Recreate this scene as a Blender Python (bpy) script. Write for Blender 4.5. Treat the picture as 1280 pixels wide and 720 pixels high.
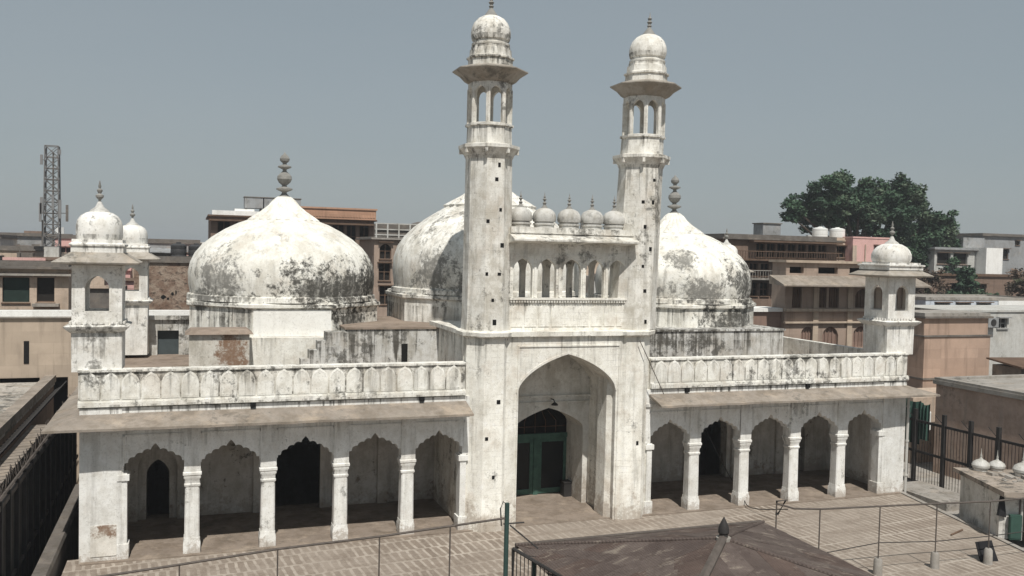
import bpy, bmesh, math, random
from mathutils import Matrix, Vector
random.seed(7)
R = math.radians
for o in list(bpy.data.objects): bpy.data.objects.remove(o)
scene = bpy.context.scene
col = scene.collection

# ------------------------------------------------------------------ camera, sky, sun
CAM = Vector((-13.9078, -32.7442, 10.7102))
YAW, PITCH, ROLL, FPX = 0.3456, -0.0390, 0.0229, 1116.33
fwd = Vector((math.sin(YAW) * math.cos(PITCH), math.cos(YAW) * math.cos(PITCH), math.sin(PITCH)))
rgt = Vector((math.cos(YAW), -math.sin(YAW), 0)); upv = rgt.cross(fwd)
r2 = math.cos(ROLL) * rgt + math.sin(ROLL) * upv
u2 = -math.sin(ROLL) * rgt + math.cos(ROLL) * upv
cam = bpy.data.cameras.new('camera'); cam_o = bpy.data.objects.new('camera', cam); col.objects.link(cam_o)
cam.sensor_width = 36; cam.lens = FPX / 1280 * 36; cam.clip_end = 6000; cam.clip_start = 0.3
cam_o.matrix_world = Matrix(((r2.x, u2.x, -fwd.x, CAM.x), (r2.y, u2.y, -fwd.y, CAM.y), (r2.z, u2.z, -fwd.z, CAM.z), (0, 0, 0, 1)))
scene.camera = cam_o

SUN_EL, SUN_AZ = R(57), R(187)          # azimuth measured clockwise from +y (the mosque's back)
world = bpy.data.worlds.new('World'); scene.world = world; world.use_nodes = True
wn = world.node_tree.nodes; wl = world.node_tree.links; wn.clear()
sky = wn.new('ShaderNodeTexSky'); sky.sky_type = 'NISHITA'; sky.sun_disc = False
sky.sun_elevation = SUN_EL; sky.sun_rotation = SUN_AZ; sky.altitude = 80
sky.air_density = 1.3; sky.dust_density = 1.1; sky.ozone_density = 1.0
hsv = wn.new('ShaderNodeHueSaturation'); hsv.inputs['Saturation'].default_value = 0.45
bg = wn.new('ShaderNodeBackground'); bg.inputs['Strength'].default_value = 0.072
wo = wn.new('ShaderNodeOutputWorld')
veil = wn.new('ShaderNodeMix'); veil.data_type = 'RGBA'; veil.inputs[0].default_value = 0.62      # even dry-season haze over the clear sky
wt = wn.new('ShaderNodeTexCoord'); wm_ = wn.new('ShaderNodeMapping'); wm_.inputs['Scale'].default_value = (1, 1, 4); wz = wn.new('ShaderNodeTexNoise'); wz.inputs['Scale'].default_value = 1.6; wz.inputs['Detail'].default_value = 4
wl.new(wt.outputs['Generated'], wm_.inputs[0]); wl.new(wm_.outputs[0], wz.inputs['Vector'])
vc = wn.new('ShaderNodeMix'); vc.data_type = 'RGBA'; vc.inputs[6].default_value = (3.4, 4.45, 5.05, 1); vc.inputs[7].default_value = (4.4, 5.1, 5.55, 1)
wl.new(wz.outputs['Fac'], vc.inputs[0]); wl.new(vc.outputs[2], veil.inputs[7])
wl.new(sky.outputs[0], hsv.inputs['Color']); wl.new(hsv.outputs[0], veil.inputs[6]); wl.new(veil.outputs[2], bg.inputs['Color']); wl.new(bg.outputs[0], wo.inputs[0])
sun = bpy.data.lights.new('sun', 'SUN'); sun.energy = 4.6; sun.angle = R(0.6); sun.color = (1.0, 0.955, 0.88)
sun_o = bpy.data.objects.new('sun', sun); col.objects.link(sun_o)
sd = Vector((math.sin(SUN_AZ) * math.cos(SUN_EL), math.cos(SUN_AZ) * math.cos(SUN_EL), math.sin(SUN_EL)))
sun_o.rotation_euler = sd.to_track_quat('Z', 'Y').to_euler(); sun_o.location = (0, -20, 40)
vs = scene.view_settings; vs.view_transform = 'Standard'; vs.look = 'None'; vs.gamma = 1; vs.exposure = 0.0
vs.use_curve_mapping = False

# ------------------------------------------------------------------ materials
class NT:
    def __init__(s, name, rough=0.9, spec=0.2):
        s.m = bpy.data.materials.new(name); s.m.use_nodes = True
        s.t = s.m.node_tree; s.b = s.t.nodes['Principled BSDF']
        s.b.inputs['Roughness'].default_value = rough
        s.b.inputs['Specular IOR Level'].default_value = spec
        s.tc = s.t.nodes.new('ShaderNodeTexCoord').outputs['Object']
    def node(s, t, **kw):
        n = s.t.nodes.new(t)
        for k, v in kw.items(): setattr(n, k, v)
        return n
    def link(s, a, b): s.t.links.new(a, b)
    def put(s, sock, v):
        if isinstance(v, bpy.types.NodeSocket): s.link(v, sock)
        else: sock.default_value = v
    def mapping(s, scale=(1, 1, 1), loc=(0, 0, 0), vec=None):
        n = s.node('ShaderNodeMapping'); n.inputs['Scale'].default_value = scale; n.inputs['Location'].default_value = loc
        s.link(vec or s.tc, n.inputs['Vector']); return n.outputs[0]
    def noise(s, scale, detail=6, rough=0.6, vec=None, dist=0.0):
        n = s.node('ShaderNodeTexNoise'); n.inputs['Scale'].default_value = scale; n.inputs['Detail'].default_value = detail
        n.inputs['Roughness'].default_value = rough; n.inputs['Distortion'].default_value = dist
        s.link(vec or s.tc, n.inputs['Vector']); return n.outputs['Fac']
    def ramp(s, fac, a, b, va=0.0, vb=1.0):
        n = s.node('ShaderNodeMapRange'); n.inputs[1].default_value = a; n.inputs[2].default_value = b
        n.inputs[3].default_value = va; n.inputs[4].default_value = vb
        s.put(n.inputs[0], fac); return n.outputs[0]
    def mix(s, fac, a, b, mode='MIX'):
        n = s.node('ShaderNodeMix', data_type='RGBA', blend_type=mode)
        s.put(n.inputs[0], fac)
        for k, v in ((6, a), (7, b)):
            if isinstance(v, bpy.types.NodeSocket): s.link(v, n.inputs[k])
            else: n.inputs[k].default_value = (*v, 1) if len(v) == 3 else v
        return n.outputs[2]
    def math(s, op, a, b=None, c=None):
        n = s.node('ShaderNodeMath', operation=op); s.put(n.inputs[0], a)
        if b is not None: s.put(n.inputs[1], b)
        if c is not None: s.put(n.inputs[2], c)
        return n.outputs[0]
    def dist(s, centre, scale):
        n = s.node('ShaderNodeVectorMath', operation='SUBTRACT'); s.link(s.tc, n.inputs[0]); n.inputs[1].default_value = centre
        n2 = s.node('ShaderNodeVectorMath', operation='DIVIDE'); s.link(n.outputs[0], n2.inputs[0]); n2.inputs[1].default_value = scale
        n3 = s.node('ShaderNodeVectorMath', operation='LENGTH'); s.link(n2.outputs[0], n3.inputs[0]); return n3.outputs['Value']
    def done(s, colour, bump=None, strength=0.3, distance=0.02):
        s.put(s.b.inputs['Base Color'], colour if isinstance(colour, bpy.types.NodeSocket) else (*colour, 1))
        if bump is not None:
            n = s.node('ShaderNodeBump'); n.inputs['Strength'].default_value = strength; n.inputs['Distance'].default_value = distance
            s.link(bump, n.inputs['Height']); s.link(n.outputs[0], s.b.inputs['Normal'])
        return s.m

def plain(name, c, rough=0.85, var=0.25, scale=1.5, metallic=0.0, fine=14.0):
    s = NT(name, rough); s.b.inputs['Metallic'].default_value = metallic
    n = s.noise(scale, 8, 0.65)
    lo = tuple(v * (1 - var) for v in c); hi = tuple(min(1, v * (1 + var)) for v in c)
    k = s.mix(s.ramp(n, 0.3, 0.7), lo, hi)
    f = s.noise(fine, 4, 0.6)
    return s.done(s.mix(s.ramp(f, 0.3, 0.75, 0.0, 0.35), k, lo), f, 0.25, 0.01)

def wash(name, base=(0.74, 0.73, 0.69), tone=0.5, streak=0.35, mould=0.58, mould_c=(0.075, 0.072, 0.064), mould_amt=0.85,
         warm=0.25, courses=0.0, stains_patches=(), foot=None, mscale=1.5, drips=()):
    """old lime wash on plaster: cloudy whites, rain streaks, black mould, bare patches"""
    s = NT(name, 0.92, 0.15)
    big = s.noise(0.5, 9, 0.66); mid = s.noise(2.6, 10, 0.72); fin = s.noise(16.0, 6, 0.7)
    k = s.mix(s.ramp(big, 0.42, 0.62, 0, tone), base, tuple(v * 0.70 for v in base))
    k = s.mix(s.ramp(mid, 0.48, 0.64, 0, tone), k, (base[0] * 0.62, base[1] * 0.59, base[2] * 0.54))
    k = s.mix(s.ramp(mid, 0.44, 0.34, 0, 0.6), k, tuple(min(0.84, v * 1.08) for v in base))
    gr = s.noise(1.15, 9, 0.7, s.mapping((1, 1, 0.6), (2.2, 8.1, 1.7)))
    k = s.mix(s.ramp(gr, 0.49, 0.62, 0, tone * 1.1), k, (base[0] * 0.56, base[1] * 0.535, base[2] * 0.49))
    wm = s.noise(0.9, 9, 0.66, s.mapping((1, 1, 1), (7.3, 2.1, 4.4)))
    k = s.mix(s.ramp(wm, 0.52, 0.66, 0, warm), k, (0.46, 0.38, 0.30))
    st = s.noise(1.0, 8, 0.66, s.mapping((3.4, 3.4, 0.3), (3, 1, 5)))
    k = s.mix(s.ramp(st, 0.53, 0.66, 0, streak), k, (0.22, 0.21, 0.19))
    m1 = s.noise(mscale, 9, 0.7, None, 0.2); m2_ = s.noise(mscale * 4.3, 8, 0.72)
    mo = s.math('ADD', s.math('MULTIPLY', m1, 0.55), s.math('ADD', s.math('MULTIPLY', m2_, 0.30), s.math('MULTIPLY', fin, 0.15)))
    area = s.noise(0.3, 4, 0.5, s.mapping((1, 1, 1), (11, 5, 2)))
    m2 = s.math('ADD', mo, s.ramp(area, 0.38, 0.64, -0.06, 0.04))
    m2 = s.math('ADD', m2, s.ramp(st, 0.4, 0.6, -0.02, 0.02))
    k = s.mix(s.ramp(m2, mould - 0.02, mould + 0.045, 0, mould_amt), k, mould_c)
    k = s.mix(s.ramp(fin, 0.56, 0.68, 0, 0.42), k, (0.21, 0.195, 0.17))
    if courses:
        sx = s.node('ShaderNodeSeparateXYZ'); s.link(s.tc, sx.inputs[0])
        cb = s.node('ShaderNodeCombineXYZ'); s.put(cb.inputs[0], s.math('ADD', s.math('ADD', sx.outputs[0], sx.outputs[1]), s.ramp(mid, 0.3, 0.7, -0.1, 0.1)))
        s.put(cb.inputs[1], s.math('ADD', sx.outputs[2], s.ramp(mid, 0.3, 0.7, -0.03, 0.03)))
        br = s.node('ShaderNodeTexBrick'); s.link(cb.outputs[0], br.inputs['Vector']); br.inputs['Scale'].default_value = 1.0
        br.inputs['Brick Width'].default_value = 0.62; br.inputs['Row Height'].default_value = 0.24; br.inputs['Mortar Size'].default_value = 0.016
        br.inputs['Mortar Smooth'].default_value = 0.9
        k = s.mix(s.math('MULTIPLY', br.outputs['Fac'], s.ramp(m1, 0.46, 0.62, 0, courses)), k, (0.3, 0.28, 0.25))
    for (c, sc, thr, colr) in stains_patches:
        d = s.dist(c, sc)
        v = s.math('ADD', d, s.ramp(mo, 0.40, 0.62, 0.85, -0.85))
        k = s.mix(s.math('MULTIPLY', s.ramp(v, thr + 0.15, thr - 0.35, 0, 0.92), s.ramp(s.math('ADD', s.math('MULTIPLY', m2_, .6), s.math('MULTIPLY', st, .4)), 0.40, 0.52, 0.62, 1)), k, colr)
    if drips:                                   # black runs below the ledges where rain spills over
        dz = s.node('ShaderNodeSeparateXYZ'); s.link(s.tc, dz.inputs[0])
        dn = s.noise(1.0, 7, 0.62, s.mapping((5.2, 5.2, 0.22), (1, 9, 2)))
        for (zt, ln_, amt) in drips:
            reach = s.math('MULTIPLY', s.ramp(dz.outputs[2], zt - ln_, zt, 0, 1), s.math('LESS_THAN', dz.outputs[2], zt + 0.03))
            v = s.math('ADD', s.math('ADD', dn, s.ramp(area, 0.38, 0.64, -0.05, 0.05)), s.math('MULTIPLY', reach, 0.13))
            v = s.math('MULTIPLY', s.ramp(v, 0.60, 0.70, 0, amt), s.math('GREATER_THAN', reach, 0.0))
            k = s.mix(s.math('MULTIPLY', v, s.ramp(mo, 0.40, 0.52, 0.35, 1)), k, (0.085, 0.08, 0.07))
    if foot:
        sx = s.node('ShaderNodeSeparateXYZ'); s.link(s.tc, sx.inputs[0])
        v = s.math('ADD', sx.outputs[2], s.ramp(mo, 0.38, 0.62, foot, -foot))
        k = s.mix(s.ramp(v, foot * 0.75, foot * 0.1, 0, 0.6), k, (0.3, 0.245, 0.195))
    return s.done(k, mid, 0.6, 0.04)

BLK = (0.045, 0.043, 0.038); GRY = (0.2, 0.195, 0.18); BRN = (0.2, 0.12, 0.075)
W = {}
W['tower'] = wash('gateway_limewash', (0.84, 0.825, 0.765), 0.42, 0.4, .568, courses=0.5, foot=1.2, warm=0.4, mould_amt=0.7, drips=((7.5, 1.2, .5), (8.8, .9, .6), (11.7, .5, .7)))
W['minaret'] = wash('minaret_limewash', (0.78, 0.765, 0.715), 0.65, 0.55, .556, courses=0.5, warm=0.3, mould_amt=0.75, drips=((14.4, 1.6, .55), (15.55, .7, .9), (18.15, .3, .9), (18.6, .4, .9), (19.0, .3, .7), (11.0, 2.0, .3)))
W['gallery'] = wash('gallery_limewash', (0.80, 0.80, 0.775), 0.35, 0.3, .600, warm=0.18, foot=0.6, mould_amt=0.65, drips=((5.2, .5, .9), (4.6, .8, .4)))
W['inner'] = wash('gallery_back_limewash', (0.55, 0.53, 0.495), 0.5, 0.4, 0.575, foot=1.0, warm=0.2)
W['parapet'] = wash('parapet_limewash', (0.83, 0.82, 0.77), 0.5, 0.5, .535, warm=0.3, mscale=1.9, mould_amt=0.8, drips=((6.45, .9, .5), (5.3, .3, .7)))
W['joint'] = wash('parapet_joint_limewash', (0.68, 0.665, 0.62), 0.7, 0.7, .495, warm=0.3, mscale=1.3, mould_amt=0.85, drips=((6.45, 1.0, .6),))
W['terrace'] = wash('terrace_limewash', (0.62, 0.62, 0.60), 0.8, 0.8, .520, warm=0.2, mould_amt=0.85, drips=((7.5, 1.3, .75), (7.3, 1.2, .8), (6.75, .8, .9)))
W['kiosk'] = wash('kiosk_limewash', (0.81, 0.80, 0.765), 0.45, 0.4, .573, warm=0.2, mould_amt=0.7, drips=((7.75, .9, .6), (8.0, .2, .8), (10.65, .3, .7), (11.0, .3, .6)))
W['dome_l'] = wash('west_dome_limewash', (0.83, 0.82, 0.765), 0.45, 0.35, .592, warm=0.32, mould_amt=0.6, drips=((8.2, 1.7, .8), (8.7, .4, .8)), stains_patches=[
    ((-7.9, 5.6, 9.0), (2.6, 2.6, 0.95), 1.15, BLK), ((-6.1, 7.4, 9.4), (0.9, 1.8, 1.0), 1.1, BLK), ((-12.9, 6.4, 9.3), (1.1, 1.6, 1.3), 1.0, GRY),
    ((-13.4, 7, 8.6), (0.8, 1.6, 0.7), 0.9, GRY), ((-7.2, 5.8, 7.7), (1.8, 1.6, 0.8), 0.9, BLK)])
W['dome_c'] = wash('middle_dome_limewash', (0.80, 0.79, 0.745), 0.6, 0.6, .545, warm=0.3, mould_amt=0.7, drips=((8.2, 1.7, .8), (8.7, .4, .8)), stains_patches=[
    ((-3.6, 6.2, 9.7), (1.0, 1.3, 1.2), 0.95, GRY), ((-2.0, 5.2, 9.3), (0.9, 1.2, 1.3), 0.9, GRY), ((-3.0, 5.6, 9.2), (3.0, 2.4, 0.7), 0.7, GRY)])  # two grey patches on the left front, low mould band across
W['dome_r'] = wash('east_dome_limewash', (0.83, 0.82, 0.765), 0.45, 0.5, .575, warm=0.3, mould_amt=0.7, drips=((8.2, 1.7, .8), (8.7, .4, .8)), stains_patches=[
    ((12.6, 6.0, 9.4), (2.2, 2.2, 1.25), 0.95, BLK), ((8.6, 5.3, 10.6), (0.9, 1.2, 0.6), 0.95, GRY), ((9.6, 5.2, 9.0), (2.5, 2, 0.7), 0.8, GRY),
    ((11.8, 5.2, 7.6), (2.6, 1.8, 0.8), 0.95, BLK)])
M_FIN = plain('grey_finial_stone', (0.24, 0.235, 0.22), 0.8, 0.3, 3)
M_CUP = wash('small_dome_limewash', (0.56, 0.555, 0.53), 0.6, 0.4, 0.57, warm=0.1, mould_amt=0.4)
M_EAVE = wash('eave_stone', (0.30, 0.262, 0.225), 0.6, 0.3, 0.57, warm=0.5, mould_amt=0.55)
M_KEAVE = wash('kiosk_eave_stone', (0.38, 0.35, 0.31), 0.6, 0.35, 0.55, warm=0.4, mould_amt=0.6)
M_ROOF = wash('roof_mud_plaster', (0.28, 0.225, 0.185), 0.6, 0.2, 0.58, warm=0.3, mould_amt=0.3)
M_HOLE = plain('black_void', (0.012, 0.012, 0.012), 1, 0.1)
M_GREEN = plain('green_door_paint', (0.06, 0.125, 0.10), 0.6, 0.35, 3)
M_GLASS = plain('dark_door_glass', (0.012, 0.014, 0.014), 0.25, 0.2)
M_IRON = plain('dark_iron', (0.035, 0.033, 0.032), 0.6, 0.3)
M_PIPE = plain('rusty_pipe', (0.10, 0.085, 0.075), 0.7, 0.3, 4)
M_CABLE = plain('cable_rubber', (0.05, 0.045, 0.042), 0.7, 0.2)
M_SHEET = plain('dark_fence_sheet', (0.055, 0.05, 0.046), 0.75, 0.6, 0.9)
M_POLEG = plain('green_pole_paint', (0.035, 0.068, 0.062), 0.6, 0.3)
M_FLOOR = wash('gallery_floor_stone', (0.26, 0.215, 0.178), 0.6, 0.1, 0.58, warm=0.4, mould_amt=0.4)
M_SAND = None
def sandstone(name, c, course=0.6, dark=0.84):
    s = NT(name, 0.9)
    sx = s.node('ShaderNodeSeparateXYZ'); s.link(s.tc, sx.inputs[0])
    cb = s.node('ShaderNodeCombineXYZ'); s.put(cb.inputs[0], s.math('ADD', sx.outputs[0], sx.outputs[1])); s.link(sx.outputs[2], cb.inputs[1])
    br = s.node('ShaderNodeTexBrick'); s.link(cb.outputs[0], br.inputs['Vector']); br.inputs['Scale'].default_value = 1
    br.inputs['Brick Width'].default_value = 1.5; br.inputs['Row Height'].default_value = course; br.inputs['Mortar Size'].default_value = 0.012
    br.inputs['Color1'].default_value = (*c, 1); br.inputs['Color2'].default_value = (*[v * 0.8 for v in c], 1)
    br.inputs['Mortar'].default_value = (*[v * dark for v in c], 1)
    n = s.noise(0.8, 8, 0.65); k = s.mix(s.ramp(n, 0.4, 0.75, 0, 0.55), br.outputs['Color'], tuple(v * 0.6 for v in c))
    st = s.noise(1, 6, 0.6, s.mapping((2.5, 2.5, 0.25))); k = s.mix(s.ramp(st, 0.52, 0.66, 0, 0.45), k, tuple(v * 0.4 for v in c))
    return s.done(k, n, 0.3, 0.02)
M_SAND = sandstone('pink_sandstone', (0.47, 0.34, 0.265))
M_SANDL = sandstone('pale_sandstone', (0.50, 0.41, 0.325))
M_RSAND = sandstone('red_brown_sandstone', (0.27, 0.185, 0.15))
M_TSAND = sandstone('temple_sandstone', (0.38, 0.295, 0.24), 0.9, 0.9)
M_BRICK = sandstone('old_brick', (0.23, 0.165, 0.13), 0.25)
def ruin():
    s = NT('ruined_brick_plaster', 0.95)
    a = s.noise(0.9, 8, 0.7); b = s.noise(2.6, 9, 0.75, s.mapping((1, 1, 1.6)))
    k = s.mix(s.ramp(a, 0.44, 0.56), (0.20, 0.135, 0.10), (0.33, 0.265, 0.21))
    d = s.noise(5.0, 8, 0.75, s.mapping((1, 1, 2.5), (3, 3, 3))); k = s.mix(s.ramp(d, 0.5, 0.6, 0, 0.7), k, (0.16, 0.10, 0.075))
    k = s.mix(s.ramp(b, 0.52, 0.60, 0, 0.9), k, (0.055, 0.042, 0.034))
    return s.done(k, b, 0.8, 0.1)
M_RUIN = ruin()
M_CONC = wash('grey_concrete', (0.33, 0.31, 0.285), 0.5, 0.35, .56, warm=.25, mould_amt=.6)
M_DKCON = wash('sooty_concrete', (0.16, 0.145, 0.132), 0.5, 0.3, .55, warm=.2, mould_amt=.6)
M_WHITE = wash('bright_white_paint', (0.82, 0.82, 0.80), 0.15, 0.15, 0.62, warm=0.05, mould_amt=0.4)
M_PINK = wash('pink_house_paint', (0.64, 0.40, 0.37), 0.15, 0.25, .60, warm=.1, mould_amt=.4)
M_BLUEW = wash('pale_blue_paint', (0.57, 0.62, 0.69), 0.2, 0.35, .58, warm=.1, mould_amt=.5)
M_GREYH = wash('grey_house_render', (0.30, 0.31, 0.32), 0.4, 0.4, .57, warm=.15, mould_amt=.6)
M_GREYP = wash('grey_plaster', (0.50, 0.50, 0.48), 0.4, 0.35, 0.58, warm=0.15, mould_amt=0.5)
M_CREAM = wash('cream_render', (0.50, 0.40, 0.32), 0.35, 0.4, .57, warm=.2, mould_amt=.6)
M_DARKIN = plain('dark_interior', (0.02, 0.018, 0.016), 1, 0.2)
M_GRN = plain('green_shutter', (0.018, 0.034, 0.028), 0.7, 0.3)
M_TARP = plain('green_tarpaulin', (0.04, 0.085, 0.068), 0.75, 0.3, 1.2)
M_TANKW = plain('white_plastic', (0.7, 0.7, 0.68), 0.5, 0.05)
M_TANKB = plain('black_plastic', (0.05, 0.05, 0.052), 0.5, 0.2)
M_WOOD = plain('brown_wood', (0.13, 0.085, 0.06), 0.8, 0.3)
M_CLOTH = plain('dark_cloth', (0.02, 0.02, 0.022), 0.95, 0.3)
M_BARK = plain('bark', (0.09, 0.07, 0.055), 0.95, 0.3, 3)
M_LEAF = [plain('leaf_deep_green', (0.042, 0.078, 0.048), 0.6, 0.35, 0.8), plain('leaf_green', (0.06, 0.108, 0.062), 0.6, 0.35, 0.8), plain('leaf_pale_green', (0.085, 0.12, 0.075), 0.6, 0.3, 0.8)]
M_DLEAF = [plain('dusty_leaf', (0.11, 0.085, 0.065), 0.8, 0.35, 0.8), plain('dusty_leaf_pale', (0.15, 0.11, 0.085), 0.8, 0.3, 0.8), plain('dusty_leaf_green', (0.085, 0.09, 0.055), 0.8, 0.3, 0.8)]

def paving():
    s = NT('courtyard_paving', 0.9, 0.15)
    br = s.node('ShaderNodeTexBrick'); br.offset = 0.5
    wob = s.noise(1.1, 3, 0.5)
    v = s.node('ShaderNodeMapping'); v.inputs['Rotation'].default_value = (0, 0, R(-6)); s.link(s.tc, v.inputs[0])
    wn_ = s.node('ShaderNodeTexNoise'); wn_.inputs['Scale'].default_value = 0.9; wn_.inputs['Detail'].default_value = 5; s.link(s.tc, wn_.inputs['Vector'])
    wv = s.node('ShaderNodeVectorMath', operation='SCALE'); s.link(wn_.outputs['Color'], wv.inputs[0]); wv.inputs['Scale'].default_value = 0.22
    wa = s.node('ShaderNodeVectorMath', operation='ADD'); s.link(v.outputs[0], wa.inputs[0]); s.link(wv.outputs[0], wa.inputs[1])
    s.link(wa.outputs[0], br.inputs['Vector']); br.inputs['Scale'].default_value = 1
    br.inputs['Brick Width'].default_value = 0.31; br.inputs['Row Height'].default_value = 1.05; br.inputs['Mortar Size'].default_value = 0.06
    br.inputs['Mortar Smooth'].default_value = 0.35
    br.inputs['Color1'].default_value = (0.185, 0.150, 0.122, 1); br.inputs['Color2'].default_value = (0.25, 0.208, 0.172, 1)
    br.inputs['Mortar'].default_value = (0.41, 0.365, 0.315, 1)
    fade = s.noise(0.25, 5, 0.6)
    k = s.mix(s.ramp(fade, 0.40, 0.60, 0.05, 0.8), br.outputs['Color'], (0.295, 0.255, 0.217))
    d = s.noise(1.3, 8, 0.68); k = s.mix(s.ramp(d, 0.48, 0.66, 0, 0.6), k, (0.16, 0.128, 0.102))
    rw_ = s.noise(1.0, 5, 0.6, s.mapping((0.12, 1.1, 1), (2, 3, 0), v.outputs[0])); k = s.mix(s.ramp(rw_, 0.5, 0.62, 0, 0.5), k, (0.20, 0.163, 0.132))
    st = s.noise(2.2, 9, 0.75, s.mapping((1, 1, 1), (9, 4, 0))); k = s.mix(s.ramp(st, 0.56, 0.66, 0, 0.55), k, (0.13, 0.105, 0.085))
    f = s.noise(11, 5, 0.7); k = s.mix(s.ramp(f, 0.53, 0.66, 0, 0.4), k, (0.40, 0.355, 0.30))
    return s.done(k, f, 0.25, 0.01)
M_PAVE = paving()

def tin(name, lo, hi, off):
    s = NT(name, 0.8, 0.2)
    n = s.noise(0.9, 10, 0.7, s.mapping((1, 1, 1), off)); k = s.mix(s.ramp(n, 0.38, 0.64), lo, hi)
    p = s.noise(1.5, 10, 0.74, s.mapping((0.8, 1.8, 1), (4 + off[0], 2, 0))); k = s.mix(s.ramp(p, 0.55, 0.64, 0, 0.75), k, (0.24, 0.205, 0.17))
    d = s.noise(6, 8, 0.75); k = s.mix(s.ramp(d, 0.55, 0.66, 0, 0.6), k, (0.05, 0.036, 0.03))
    w = s.node('ShaderNodeTexWave'); w.inputs['Scale'].default_value = 4.2; w.inputs['Distortion'].default_value = 0.6
    w.wave_type = 'BANDS'; w.bands_direction = 'X'; s.link(s.tc, w.inputs['Vector'])
    return s.done(k, w.outputs['Fac'], 0.5, 0.03)
M_TIN = tin('rusty_tin_roof', (0.072, 0.055, 0.049), (0.108, 0.085, 0.075), (0, 0, 0))
M_TIN2 = tin('dusty_tin_roof', (0.082, 0.064, 0.057), (0.125, 0.1, 0.088), (3, 1, 0))
M_TIN3 = tin('dark_tin_roof', (0.07, 0.05, 0.043), (0.11, 0.08, 0.068), (6, 2, 0))

def groundm():
    s = NT('dusty_ground', 0.95)
    n = s.noise(0.05, 8, 0.65); k = s.mix(s.ramp(n, 0.35, 0.7), (0.15, 0.125, 0.105), (0.24, 0.205, 0.175))
    return s.done(k, n, 0.2, 0.05)
M_GROUND = groundm()

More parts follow.
